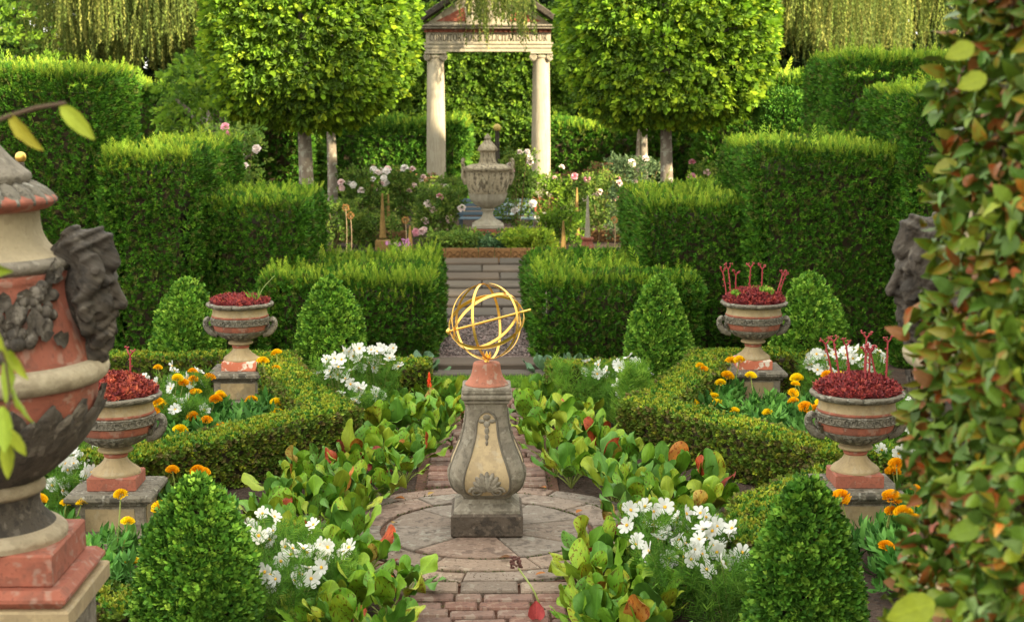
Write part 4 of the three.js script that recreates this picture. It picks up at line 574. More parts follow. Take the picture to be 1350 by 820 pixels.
{ // narrow stone obelisk behind the vase
  const t = thing('stone_obelisk', 'thin dark obelisk with ball tip behind the pale stone vase', 'obelisk', 0.17, 0.13, -25.6); part('shaft', new THREE.CylinderGeometry(0.045, 0.09, 1.4, 4).rotateY(0.785).translate(0, 0.75, 0), darkM, t); part('ball', new THREE.SphereGeometry(0.06, 14, 10).translate(0, 1.48, 0), M({ color: new THREE.Color().setRGB(0.55, 0.4, 0.12), roughness: 0.6 }), t); part('base', cbox(0.26, 0.1, 0.26, 0.01), darkM, t);
  const b = thing('garden_bench', 'low blue grey slatted bench behind the pale stone vase', 'bench', 0.14, 0.13, -23.4), bm = M({ color: new THREE.Color().setRGB(0.13, 0.19, 0.25), roughness: 0.75, bumpMap: woodT, bumpScale: 0.004 });
  for (let k = 0; k < 4; k++) part('back_slat', cbox(1.1, 0.05, 0.02, 0.004, 0, 0.30 + k * 0.062, -0.18), bm, b); for (let k = 0; k < 3; k++) part('seat_slat', cbox(1.1, 0.02, 0.09, 0.004, 0, 0.26, -0.1 + k * 0.1), bm, b); for (const x of [-0.5, 0.5]) for (const z of [-0.16, 0.1]) part('leg', cbox(0.05, z < 0 ? 0.53 : 0.26, 0.04, 0.004, x, 0, z - 0.04), bm, b);
}
const yelStone = M({ map: rep(tCream, 2), color: new THREE.Color().setRGB(0.80, 0.66, 0.36), bumpMap: bumpRough, bumpScale: 0.01 });
for (const [label, x, z, h, kind] of [['small ochre obelisk in a square pot beside a second obelisk', -1.36, -21.6, 0.58, 1], ['small plain ochre obelisk just behind the potted obelisk', -1.36, -22.9, 0.62, 0], ['short ochre obelisk beside the lilac pink phlox', -0.97, -20.9, 0.36, 0], ['short cream obelisk beside the lime green euphorbia', 0.98, -20.9, 0.42, 0], ['pale obelisk on a flared terracotta foot', 1.33, -21.6, 0.55, 2], ['ochre obelisk behind the obelisk with a terracotta foot', 1.28, -23.3, 0.68, 0]]) {
  const t = thing('garden_obelisk', label, 'obelisk', x, 0.13, z); const b = kind ? 0.14 : 0.0;
  part('shaft', uvBox(new THREE.CylinderGeometry(0.014, kind === 2 ? 0.052 : 0.06, h, 4).rotateY(0.785).translate(0, b + 0.03 + h / 2, 0)), kind === 2 ? paleM : yelStone, t);
  part('base', kind === 2 ? merge([uvBox(new THREE.CylinderGeometry(0.075, 0.14, 0.15, 4).rotateY(0.785).translate(0, 0.07, 0)), cbox(0.16, 0.03, 0.16, 0.005, 0, 0.14)]) : cbox(kind ? 0.19 : 0.12, kind ? 0.14 : 0.03, kind ? 0.19 : 0.12, 0.006), kind === 2 ? terraM : yelStone, t);
}
for (const [label, x, z, h] of [['ball headed dry allium beside the pale obelisk with terracotta foot', 1.63, -20.9, 0.46], ['ball headed dry allium near the ochre potted obelisk', -1.05, -21.4, 0.42], ['tall dry allium head by the tree trunk and edging tiles', -1.78, -20.9, 0.62], ['shorter dry allium head by the tree trunk and edging tiles', -1.72, -20.9, 0.52]]) {
  const t = thing('allium_head', label, 'dried flower', x, 0.13, z); part('stem', taper([[0, 0, 0], [0.01, h / 2, 0], [0, h, 0]], 0.007, 0.006), M({ color: new THREE.Color().setRGB(0.5, 0.36, 0.2) }), t); const S = new Spray(); for (let i = 0; i < 90; i++) { const a = R() * 6.28, u = rr(-1, 1), q = Math.sqrt(1 - u * u); S.add(Math.cos(a) * q * 0.03, h + u * 0.03, Math.sin(a) * q * 0.03, Math.cos(a) * q, u, Math.sin(a) * q, rr(0.7, 1.1), new THREE.Color().setRGB(0.55, 0.30, 0.11)); } S.build('seed_head', leaf(0.026, 0.012, undefined, 0.2, 0), softM, t);
}

// ================================================================ trees
R = rng(700);
const barkT = tex(256, (u, v) => { const a = per(u, v * 0.25, 16, 130), b = per(u, v, 10, 131); return mix(mix([0.10, 0.075, 0.055], [0.34, 0.29, 0.23], a), [0.42, 0.42, 0.34], 0.7 * sm(0.55, 0.68, b)); });
const barkM = M({ map: rep(barkT, 2), bumpMap: barkT, bumpScale: 0.02 });
function pleached(label, x, z, w, d, y0, y1, den, pal, tr) {
  const t = thing('pleached_tree', label, 'tree', x, 0.02, z, 'pleached hornbeam trees'), S = [new Spray(), new Spray()], H = y1 - y0;
  part('trunk', uvBox(merge([taper([[0, 0, 0], [0.01, 0.9, 0.01], [-0.01, y0 + 0.1, 0], [0, y0 + H * 0.7, 0]], tr, tr * 0.45, 12, 10)])), barkM, t);
  const limbs = []; for (let k = 0; k < 14; k++) { const a = k * 2.4, yy = lerp(y0 - 0.05, y0 + H * 0.7, k / 14); limbs.push(taper([[0, yy, 0], [Math.cos(a) * w * 0.22, yy + 0.15, Math.sin(a) * d * 0.22], [Math.cos(a) * w * 0.46, yy + 0.28, Math.sin(a) * d * 0.46]], 0.03, 0.008, 6, 5)); } part('limbs', uvBox(merge(limbs)), barkM, t);
  const e = 2.9, area = 2 * (w + d) * H + 2 * w * d;
  for (let i = 0; i < area * den; i++) { // rounded box shell, with hollows and leaves inside
    const v = V(rr(-1, 1), rr(-1, 1), rr(-1, 1)); const m = Math.max(Math.abs(v.x), Math.abs(v.y), Math.abs(v.z)); v.divideScalar(m);
    const k = 1 / Math.pow(Math.pow(Math.abs(v.x), e) + Math.pow(Math.abs(v.y), e) + Math.pow(Math.abs(v.z), e), 1 / e); const l = fbm(x + v.x * 3.1, v.y * 3.1, z + v.z * 3.1), dep = 1 + 0.22 * (l - 0.5) - (R() < 0.35 ? rr(0, 0.3) : rr(0, 0.08)); v.multiplyScalar(k * dep);
    if (fbm(v.x * 2.2 + 40 + x, v.y * 2.2, v.z * 2.2) > 0.72 && R() < 0.6) continue;
    S[i % 2].add(v.x * w / 2, (y0 + y1) / 2 + v.y * H / 2, v.z * d / 2, v.x + rr(-0.6, 0.6), v.y * 0.6 - 0.25 + rr(-0.5, 0.5), v.z + rr(-0.6, 0.6), rr(0.8, 1.35), pick(pal), 0.7 + 0.6 * fbm(v.x * 2 + x, v.y * 2, v.z * 2 + 30));
  }
  S[0].build('crown', broadA, broadM, t); S[1].build('crown', broadB, broadM, t);
}
pleached('pleached hornbeam with thick trunk and dark shaded crown beside the tall yew', -2.18, -20.0, 2.25, 2.2, 1.84, 4.1, 360, PAL.horn, 0.11);
pleached('pleached hornbeam with slim pale trunk beside the temple column and dry alliums', -2.2, -23.6, 2.4, 2.3, 1.95, 4.3, 200, PAL.horn, 0.085);
pleached('pleached hornbeam with brown trunk and bright rounded crown', 2.18, -20.0, 2.45, 2.2, 1.84, 4.1, 360, PAL.horn, 0.095);
pleached('pleached hornbeam with slim grey trunk behind the bright rounded crown', 2.26, -23.8, 2.4, 2.3, 1.95, 4.2, 200, PAL.horn, 0.075);

// weeping birches: hanging strands from arching limbs
const strandG = []; for (let k = 0; k < 3; k++) { R = rng(720 + k); const gs = [], n = 34; for (let i = 0; i < n; i++) { const u = i / n; gs.push(place(leaf(rr(0.04, 0.06), rr(0.022, 0.032), undefined, 0.2, 0.1), V(0.03 * Math.sin(u * 5 + k), -1.1 * u, 0.03 * Math.cos(u * 4)), V(rr(-0.8, 0.8), -1, rr(-0.8, 0.8)), rr(0, 6.28))); } gs.push(taper([[0, 0, 0], [0.02, -0.5, 0.02], [0, -1.1, 0]], 0.003, 0.002, 5, 3)); strandG.push(bare(gs)); }
R = rng(730);
function weeping(label, x, z, h, rad, n, yLow, pal, keep = () => true) {
  const t = thing('weeping_birch', label, 'tree', x, 0.1, z, 'weeping birches'); part('trunk', uvBox(taper([[0, 0, 0], [0.1, h * 0.4, 0], [0, h * 0.75, 0.1], [0.1, h, 0]], 0.09, 0.05, 12, 9)), barkM, t);
  const limbs = []; for (let k = 0; k < 16; k++) { const a = k * 2.4, r = rad * rr(0.6, 1); limbs.push(taper([[0, h * 0.55, 0], [Math.cos(a) * r * 0.5, h * 0.95, Math.sin(a) * r * 0.5], [Math.cos(a) * r, h * 0.75, Math.sin(a) * r]], 0.06, 0.015, 8, 5)); } part('limbs', uvBox(merge(limbs)), barkM, t);
  const S = strandG.map(() => new Spray());
  for (let i = 0; i < n; i++) { const a = R() * 6.283, r = rad * Math.sqrt(rr(0.05, 1)), px = Math.cos(a) * r, pz = Math.sin(a) * r; if (!keep(px, pz)) continue; const tail = yLow + 1.3 * vn((x + px) * 1.4, 5, (z + pz) * 1.4) + 0.6 * vn((x + px) * 5, 9, (z + pz) * 5); const len = h * (0.98 - 0.22 * (r / rad) ** 2) - tail; let y = tail + 1.0; const k = Math.ceil(Math.min(len, 4.5) / 0.85); for (let j = 0; j < k; j++) { const s = rr(0.85, 1.2), q = Math.floor(R() * 3); S[q].m.push(...mat4.compose(V(px + rr(-0.04, 0.04), y + j * 0.85, pz), quat.setFromEuler(new THREE.Euler(rr(-0.16, 0.16), R() * 6.28, rr(-0.16, 0.16))), V(s, s, s)).elements); const c = pick(pal), kk = rr(0.75, 1.25); S[q].c.push(c.r * kk, c.g * kk, c.b * kk); } }
  S.forEach((s, i) => s.build('crown', strandG[i], softM, t));
}
weeping('weeping birch hanging brown green curtains behind the tall yew and pleached crown', -5.0, -31.5, 7.5, 3.6, 2000, 1.9, PAL.willow);
weeping('weeping birch trailing over the temple pediment', 2.5, -27.2, 7.0, 3.2, 5000, 2.68, PAL.willow, (px, pz) => px < -1.85 && px > -3.2 && pz > 0.35 && vn(px * 3, 1, pz * 3) > 0.33);
weeping('weeping birch with long yellow green curtains beyond the bright pleached crown', 5.0, -31.5, 7.5, 2.9, 1300, 2.25, PAL.willow);
weeping('weeping birch far beyond, at the end of the yellow green curtains', 7.6, -35, 7.5, 2.4, 600, 2.0, PAL.willow);
function broadTree(label, x, z, h, rx, ry, n, geo, pal, y = 0, group) {
  const t = thing('leafy_tree', label, 'tree', x, y, z, group), S = new Spray(); part('trunk', uvBox(taper([[0, 0, 0], [0.1, h * 0.3, 0.05], [0, h * 0.7, 0]], 0.24, 0.1, 10, 9)), barkM, t);
  const limbs = []; for (let k = 0; k < 12; k++) { const a = k * 2.4; limbs.push(taper([[0, h * (0.25 + 0.03 * k), 0], [Math.cos(a) * rx * 0.4, h * (0.4 + 0.03 * k), Math.sin(a) * rx * 0.4], [Math.cos(a) * rx * 0.75, h * (0.45 + 0.035 * k), Math.sin(a) * rx * 0.75]], 0.08, 0.02, 7, 5)); } part('limbs', uvBox(merge(limbs)), barkM, t);
  for (let i = 0; i < n; i++) { const a = R() * 6.283, u = rr(-1, 1), q = Math.sqrt(1 - u * u), c = fbm(Math.cos(a) * q * 2.4 + x, u * 2.4, Math.sin(a) * q * 2.4 + z), k = (0.72 + 0.56 * c) * (1 - 0.5 * R() * R()); S.add(Math.cos(a) * q * rx * k, h - ry + u * ry * k, Math.sin(a) * q * rx * k, Math.cos(a) * q + rr(-0.7, 0.7), u + rr(-0.7, 0.5), Math.sin(a) * q + rr(-0.7, 0.7), rr(0.8, 1.5), pick(pal)); }
  S.build('crown', geo, broadM, t); return t;
}
broadTree('dark leafy tree far behind the birch curtains and tall yew', -8.5, -37, 9, 4, 4.4, 6000, bigA, PAL.dark);
broadTree('dark leafy tree far behind the pleached crown with thick trunk', -3.0, -38.5, 9, 4, 4.4, 6000, bigA, PAL.dark);
broadTree('dark leafy tree far behind the temple', 1.6, -39, 9, 4, 4.4, 6000, bigA, PAL.dark);
broadTree('dark leafy tree far behind the bright pleached crown', 5.8, -39.5, 9, 4, 4.4, 6000, bigA, PAL.dark);
broadTree('dark leafy tree far beyond the tallest yew block', 10.2, -38, 9, 4, 4.4, 6000, bigA, PAL.dark);
{ const t = thing('shrub_belt', 'dark mass of shrubs closing the view behind hedges', 'shrubs', 0, 0.1, -34.5); t.userData.kind = 'stuff'; const S = new Spray(); for (let i = 0; i < 9000; i++) { const x = rr(-13, 14), y = rr(0.1, 3.4) * (0.8 + 0.4 * vn(x * 0.8, 2, 7)), z = rr(-0.7, 0.7) - y * 0.2; S.add(x, y, z, rr(-0.8, 0.8), 0.5 + rr(-0.5, 0.5), 1 + rr(-0.6, 0.6), rr(0.7, 1.3), pick(PAL.dark)); } S.build('foliage', bigA, broadM, t); }
broadTree('leafy bright shrub behind the tall yew top', -9.6, -29, 4.4, 2.0, 2.0, 2600, broadA, PAL.ivy);
broadTree('small pale green shrub between hedge and birch curtain', -4.1, -25, 2.75, 0.8, 0.75, 800, broadA, PAL.ivy);
{ // ivy-clad screen behind the temple
  const t = thing('ivy_screen', 'tall screen of bright green climbing leaves behind the temple columns', 'climbing plant', 0.1, 0.13, -31.0, undefined), S = [new Spray(), new Spray()];
  for (let i = 0; i < 8000; i++) { const x = rr(-3.4, 1.5), y = rr(0, 3.6), b = 0.55 * (fbm(x * 1.6, y * 1.6, 3) - 0.5) + 0.25 * (fbm(x * 5, y * 5, 8) - 0.5); S[i % 2].add(x, y, b - 0.12 * R() + (y < 1.6 ? 0.12 : 0), rr(-0.8, 0.8), rr(-0.9, 0.5), 1 + rr(-0.5, 0.5), rr(0.85, 1.5), pick(PAL.ivy)); }
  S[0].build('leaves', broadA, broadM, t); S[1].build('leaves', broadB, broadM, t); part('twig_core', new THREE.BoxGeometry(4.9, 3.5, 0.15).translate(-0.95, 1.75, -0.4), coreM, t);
}
// tall trees standing beside the garden, outside the view, that shade the parterre
for (const [l, x, z] of [['tall shade tree beside the garden behind the viewpoint', 9.2, 6.0], ['tall shade tree beside the garden near the great urns', 9.0, 1.0], ['tall shade tree beside the garden near the planted urns', 9.4, -4.0], ['tall shade tree beside the garden near the tall yew', 10.0, -8.6]]) broadTree(l, x, z, 11.5, 3.6, 5.2, 4200, bigA, PAL.ivy);
// ================================================================ elephant-eared bergenias along the path
R = rng(800);
const veinT = tex(256, (u, v) => { // pale midrib and side veins; mottling
  const x = Math.abs(u - 0.5) * 2, mid = 1 - sm(0.02, 0.07, x), s = Math.abs((((v * 7 - x * 1.6) % 1) + 1) % 1 - 0.5) * 2, side = (1 - sm(0.04, 0.16, s)) * (1 - 0.5 * x), n = per(u, v, 9, 140), f = per(u, v, 40, 141);
  let c = [0.62 + 0.3 * n, 0.62 + 0.3 * n, 0.62 + 0.3 * n].map((q) => q + 0.2 * (f - 0.5)); c = mix(c, [1.0, 1.0, 0.85], 0.6 * mid + 0.22 * side); return c.map((q) => Math.min(q, 1));
});
function bigLeaf(len, wid, cup, wave, curl, seed) { // a rounded paddle
  R = rng(seed); const nu = 9, nv = 6, P = [], U = [], I = [], ph = rr(0, 6), wf = (t) => t > 0.56 ? Math.sqrt(Math.max(0, 1 - ((t - 0.56) / 0.44) ** 2)) : 0.16 + 0.84 * Math.pow(Math.sin(t / 0.56 * Math.PI / 2), 1.3);
  for (let j = 0; j <= nu; j++) { const t = Math.sin(j / nu * Math.PI / 2), w = Math.max(wf(t), 0.02) * wid / 2; for (let i = 0; i <= nv; i++) { const s = i / nv * 2 - 1; P.push(s * w, t * len, cup * s * s * w - curl * len * t * t + wave * Math.sin(ph + t * 9 + s * 1.5) * Math.abs(s) * w + 0.07 * w * Math.sin(t * 24 + ph) * Math.abs(s)); U.push(0.5 + s * 0.5 * Math.max(wf(t), 0.02), t); } }
  for (let j = 0; j < nu; j++) for (let i = 0; i < nv; i++) { const a = j * (nv + 1) + i, b = a + nv + 1; I.push(a, a + 1, b, a + 1, b + 1, b); }
  const g = new THREE.BufferGeometry(); g.setAttribute('position', new THREE.Float32BufferAttribute(P, 3)); g.setAttribute('uv', new THREE.Float32BufferAttribute(U, 2)); g.setIndex(I); g.computeVertexNormals(); return g;
}
const bergG = []; for (let k = 0; k < 14; k++) { R = rng(810 + k); bergG.push(bigLeaf(rr(0.125, 0.20), rr(0.070, 0.108), rr(-0.1, 0.75), rr(0.15, 0.55), rr(-0.05, 0.45), 830 + k)); }
const wornT = tex(256, (u, v) => { // as above, with browned margins, spots and yellow patches
  const x = Math.abs(u - 0.5) * 2, mid = 1 - sm(0.02, 0.07, x), s = Math.abs((((v * 7 - x * 1.6) % 1) + 1) % 1 - 0.5) * 2, side = (1 - sm(0.04, 0.16, s)) * (1 - 0.5 * x), n = per(u, v, 5, 143), q = per(u, v, 13, 144), f = per(u, v, 40, 145);
  let c = [0.72, 0.72, 0.66].map((k) => k + 0.2 * (f - 0.5)); c = mix(c, [1, 1, 0.85], 0.6 * mid + 0.25 * side); c = mix(c, [1.0, 0.82, 0.6], 0.8 * sm(0.52, 0.68, n)); c = mix(c, [0.42, 0.20, 0.13], sm(0.66, 0.74, q + 0.10 * x)); return c;
});
const bm = (c, rough = 0.5, worn = false) => new THREE.MeshPhysicalMaterial({ map: worn ? wornT : veinT, color: new THREE.Color().setRGB(...c), roughness: rough, specularIntensity: 0.35, side: THREE.DoubleSide, bumpMap: veinT, bumpScale: 0.0015 });
const bergM = [[0.13, 0.295, 0.022], [0.185, 0.355, 0.024], [0.095, 0.235, 0.025], [0.24, 0.385, 0.028], [0.31, 0.40, 0.034], [0.11, 0.26, 0.038]].flatMap((c) => [bm(c), bm(c), bm(c.map((k) => k * 1.1), 0.55, true)]), bergRust = [[0.46, 0.19, 0.04], [0.46, 0.09, 0.035], [0.42, 0.31, 0.07], [0.26, 0.05, 0.04]].map((c) => bm(c, 0.55, true));
const stalkG = taper([[0, 0, 0], [0, 0.05, 0.006], [0, 0.1, 0]], 0.005, 0.0035, 4, 5), stalkGreen = M({ color: new THREE.Color().setRGB(0.25, 0.30, 0.07), roughness: 0.6 });
function bergenia(x, z, label, group, n, size = 1) {
  const t = thing('bergenia', label, 'bergenia', x, 0.0, z, group); t.rotation.y = R() * 6.28; const petioles = [];
  for (let i = 0; i < n; i++) {
    const a = i * 2.4 + rr(-0.3, 0.3), u = i / n, inc = lerp(1.12, 0.22, u) + rr(-0.15, 0.15), L = lerp(0.10, 0.055, u) * rr(0.8, 1.2) * size, d = V(Math.cos(a) * Math.sin(inc * 0.75), Math.cos(inc * 0.75), Math.sin(a) * Math.sin(inc * 0.75)), e = d.clone().multiplyScalar(L + 0.02);
    petioles.push(taper([[0, 0, 0], [e.x * 0.5, e.y * 0.6, e.z * 0.5], e.toArray()], 0.005, 0.004, 3, 4));
    const m = part('leaf', pick(bergG), R() < 0.04 ? pick(bergRust) : pick(bergM), t); m.position.copy(e); m.rotation.set(0, Math.PI / 2 - a, 0, 'YXZ'); m.rotation.x = inc + rr(-0.35, 0.3); m.rotation.z = rr(-0.6, 0.6); m.scale.setScalar(rr(0.55, 1.25) * size);
  }
  part('petioles', bare(petioles), stalkGreen, t);
}
const bandL = [[11.9, -0.52, -0.16], [11.55, -0.72, -0.18], [11.15, -0.82, -0.20], [10.75, -0.80, -0.24], [10.35, -0.80, -0.27], [9.95, -0.95, -0.30], [9.55, -1.12, -0.38], [9.2, -1.22, -0.54], [8.85, -1.26, -0.62], [8.5, -1.22, -0.66], [8.15, -1.12, -0.60], [7.8, -0.98, -0.46], [7.45, -0.84, -0.34], [7.1, -0.82, -0.38], [6.8, -0.85, -0.4]];
const bandR = [[11.75, 0.24, 0.5], [11.35, 0.2, 0.62], [10.95, 0.2, 0.72], [10.55, 0.22, 0.80], [10.15, 0.25, 0.85], [9.75, 0.30, 1.0], [9.4, 0.42, 1.2], [9.05, 0.62, 1.28], [8.7, 0.72, 1.25], [8.35, 0.70, 1.15], [8.0, 0.58, 1.05], [7.65, 0.42, 0.95], [7.3, 0.36, 0.85], [6.95, 0.34, 0.80], [6.7, 0.34, 0.8]];
const bergLabel = (side, z, row) => { const where = z > 11 ? ['by the far path end', 'far'] : z > 9.5 ? ['beside the brick path beyond the sundial', 'beyond'] : z > 8.0 ? ['round the paved circle', 'circle'] : ['beside the brick path before the paved circle', 'before'], what = row === 0 ? ['paving edge', 'edge'] : row === 1 ? ['back row', 'back'] : ['middle row', 'middle'], s = side < 0 ? ['rust red urn side', 'rust'] : ['stalked urn side', 'stalked']; return [what[0] + ' bergenia ' + where[0] + ', ' + s[0], 'bergenias ' + [s[1], where[1], what[1]].join(' ')]; };
for (const [rows, side] of [[bandL, -1], [bandR, 1]])
  for (const [z, x0, x1] of rows) { const n = Math.max(1, Math.round((x1 - x0) / 0.175)); for (let i = 0; i < n; i++) bergenia(lerp(x0, x1, n === 1 ? 0.5 : (i + 0.5) / n) + rr(-0.05, 0.05), -z + rr(-0.08, 0.08), ...bergLabel(side, z, (side < 0 ? i === n - 1 : i === 0) ? 0 : (side < 0 ? i === 0 : i === n - 1) ? 1 : 2), 15, side < 0 ? rr(0.85, 1.1) : rr(0.9, 1.15)); }
{ // an orange flower spike among the leaves, a spent flower head and a bright pink bud by the path
  const t = thing('orange_spike', 'single orange red flower spike among bergenia leaves by the box block', 'flower', -0.40, 0, -11.3); part('stem', taper([[0, 0, 0], [0.01, 0.15, 0], [0, 0.28, 0]], 0.005, 0.004), stalkGreen, t); const gs = []; for (let i = 0; i < 40; i++) { const u = i / 40, a = i * 2.4; gs.push(place(leaf(0.03, 0.014, undefined, 0.2, 0.1), V(0, 0.25 + 0.09 * u, 0), V(Math.cos(a) * (1 - u) * 0.8, 1, Math.sin(a) * (1 - u) * 0.8), R() * 6)); } part('flower_head', bare(gs), new THREE.MeshPhysicalMaterial({ color: new THREE.Color().setRGB(0.80, 0.09, 0.02), roughness: 0.6, side: THREE.DoubleSide }), t);
  const b = thing('pink_leaf_bud', 'rounded coral pink leaf beside the brick path', 'leaf', 0.215, 0.0, -6.98); const lm = part('leaf', bigLeaf(0.10, 0.075, 0.9, 0.1, 0.1, 5), bm([0.70, 0.13, 0.13], 0.5), b); lm.position.set(0, 0.03, 0); lm.rotation.x = 0.25; part('petiole', taper([[0, 0, 0], [0, 0.02, 0], [0, 0.05, 0]], 0.004, 0.003, 3, 4), stalkGreen, b);
  const d = thing('spent_flower', 'withered brown flower head leaning over the paving', 'dried flower', 0.26, 0, -7.05); const br = M({ color: new THREE.Color().setRGB(0.12, 0.05, 0.04) }); part('stem', taper([[0, 0, 0], [-0.05, 0.14, 0], [-0.12, 0.22, -0.1]], 0.005, 0.004), stalkGreen, d); const hs = []; for (let i = 0; i < 40; i++) hs.push(new THREE.IcosahedronGeometry(0.007, 0).translate(-0.13 + rr(-0.025, 0.025), 0.24 + rr(-0.02, 0.03), -0.11 + rr(-0.02, 0.02))); part('flower_head', bare(hs), br, d);
}

// ================================================================ white cosmos
R = rng(900);
const petG = (len, wid, cup) => { const g = leaf(len, wid, [[0.08, 0.25], [0.35, 0.7], [0.7, 1], [0.92, 0.85], [1, 0.3]], 0.12, cup); return g; };
const cosG = []; for (let k = 0; k < 5; k++) { R = rng(905 + k); const gs = [], cup = [-0.25, -0.1, -0.45, 0.15, -0.8][k]; for (let i = 0; i < 8; i++) gs.push(petG(rr(0.034, 0.041), rr(0.016, 0.022), cup * 0.5).rotateX(Math.PI / 2 - 0.25 + cup * 0.7 + rr(-0.2, 0.2)).rotateY(i / 8 * 6.2832 + rr(-0.12, 0.12))); cosG.push(bare(gs)); }
const whiteM = new THREE.MeshPhysicalMaterial({ color: new THREE.Color().setRGB(0.70, 0.70, 0.66), roughness: 1, specularIntensity: 0.2, transmission: 0.25, thickness: 0, side: THREE.DoubleSide }), eyeG = new THREE.SphereGeometry(0.007, 8, 5).scale(1, 0.7, 1), eyeM = M({ color: new THREE.Color().setRGB(0.75, 0.42, 0.03) });
const feather = (() => { R = rng(920); const gs = []; for (let i = 0; i < 11; i++) { const u = i / 11; gs.push(place(leaf(0.05 * (1 - 0.4 * u), 0.0035, [[0, 1], [0.6, 0.8], [1, 0]], 0, 0.2), V(0, 0.06 * u, 0), V((i % 2 ? 1 : -1) * 0.8, 0.8, rr(-0.4, 0.4)), rr(0, 3))); } return bare(gs); })();
const featherPal = lc([0.10, 0.235, 0.025], [0.075, 0.18, 0.022], [0.14, 0.28, 0.03]);
function cosmos(label, group, x, z, h, spread, nf, fd = 360) {
  const t = thing('white_cosmos', label, 'cosmos', x, 0, z, group), stems = [], S = new Spray();
  nf = Math.round(nf * 1.35);
  for (let i = 0; i < nf; i++) {
    const a = R() * 6.283, r = spread * Math.sqrt(R()), hh = h * rr(0.72, 1.05), p = [Math.cos(a) * r, hh, Math.sin(a) * r]; stems.push(taper([[p[0] * 0.25, 0, p[2] * 0.25], [p[0] * 0.6, hh * 0.55, p[2] * 0.6], p], 0.0032, 0.002, 6, 4));
    const f = part('flower', pick(cosG), whiteM, t); f.position.set(...p); const tilt = V(rr(-1, 1), rr(0.1, 1.0), rr(-0.3, 1.2)).normalize(); f.quaternion.setFromUnitVectors(Y, tilt); f.rotateY(R() * 6.28); f.scale.setScalar(rr(0.95, 1.3)); const e = part('eye', eyeG, eyeM, f); e.position.y = 0.004;
  }
  for (let i = 0; i < fd; i++) { const a = R() * 6.283, r = spread * 0.95 * Math.sqrt(R()), y = h * 0.86 * R(); S.add(Math.cos(a) * r, y, Math.sin(a) * r, rr(-0.8, 0.8), 0.8, rr(-0.8, 0.8), rr(0.8, 1.4), pick(featherPal)); }
  part('stems', bare(stems), stalkGreen, t); S.build('foliage', feather, softM, t);
}
const cos = [
  ['white cosmos between the box cone and the low box hedge corner', 'cosmos by the low yew block', [[-1.0, -11.2, 0.50, 0.2, 18], [-0.78, -11.4, 0.50, 0.18, 18], [-0.84, -10.95, 0.32, 0.16, 10]]],
  ['white cosmos behind the rust red sedum urn', 'cosmos behind the rust red sedum urn', [[-2.30, -10.9, 0.36, 0.2, 8], [-2.1, -11.3, 0.38, 0.2, 8], [-1.98, -10.6, 0.32, 0.15, 5]]],
  ['white cosmos between the great urn and the rust red sedum urn', 'cosmos beside the great urn', [[-2.35, -8.9, 0.34, 0.16, 12], [-2.2, -8.6, 0.32, 0.14, 10], [-2.1, -9.3, 0.3, 0.14, 6]]],
  ['white cosmos spilling from the dark green box cone towards the path', 'cosmos by the dark green box cone', [[-0.98, -7.5, 0.34, 0.2, 10], [-0.8, -7.3, 0.30, 0.2, 10], [-0.9, -6.95, 0.30, 0.2, 10]]],
  ['white cosmos by the fennel plume and lone box cone', 'cosmos by the fennel plume', [[0.82, -11.5, 0.38, 0.15, 8], [1.05, -11.7, 0.36, 0.15, 8], [0.95, -11.2, 0.28, 0.14, 5]]],
  ['white cosmos behind the sedum urn with many short stalks', 'cosmos behind the short stalked sedum urn', [[2.4, -11.5, 0.46, 0.2, 14], [2.65, -11.5, 0.48, 0.2, 14]]],
  ['white cosmos between the short stalked sedum urn and the hornbeam leaves', 'cosmos beside the short stalked sedum urn', [[2.42, -9.4, 0.46, 0.16, 8], [2.35, -9.0, 0.34, 0.15, 7], [2.55, -9.9, 0.5, 0.16, 7]]],
  ['white cosmos spilling from the olive green box cone towards the path', 'cosmos by the olive green box cone', [[0.82, -7.6, 0.38, 0.2, 12], [1.05, -7.5, 0.34, 0.2, 13], [0.85, -7.2, 0.32, 0.2, 12], [1.08, -7.0, 0.32, 0.18, 9]]],
];
for (const [l, g, list] of cos) for (const a of list) cosmos(l, g, ...a);

// ================================================================ marigolds
R = rng(1000);
const mariG = []; for (let k = 0; k < 3; k++) { R = rng(1005 + k); const gs = []; for (let i = 0; i < 62; i++) { const u = Math.sqrt((i + 0.5) / 62), a = i * 2.4, inc = u * 1.5; gs.push(place(leaf(0.020, 0.017, [[0, 0.6], [0.5, 1], [0.85, 1], [1, 0.5]], 0.5, 0.1), V(Math.cos(a) * 0.020 * u, 0.012 * (1 - u * u), Math.sin(a) * 0.020 * u), V(Math.cos(a) * Math.sin(inc), Math.cos(inc) + 0.12, Math.sin(a) * Math.sin(inc)), rr(-0.5, 0.5))); } mariG.push(bare(gs)); }
const mariM = [[0.86, 0.50, 0.006], [0.88, 0.58, 0.008], [0.84, 0.40, 0.005], [0.88, 0.64, 0.010]].map((c) => new THREE.MeshPhysicalMaterial({ color: new THREE.Color().setRGB(...c), roughness: 0.7, specularIntensity: 0.2, side: THREE.DoubleSide }));
const mariLeaf = cluster(9, () => leaf(rr(0.05, 0.075), rr(0.018, 0.026), undefined, 0.2, 0.3), 1.1, 0.05, 1010), mariPal = lc([0.07, 0.20, 0.035], [0.10, 0.26, 0.045], [0.055, 0.15, 0.03], [0.13, 0.30, 0.06]);
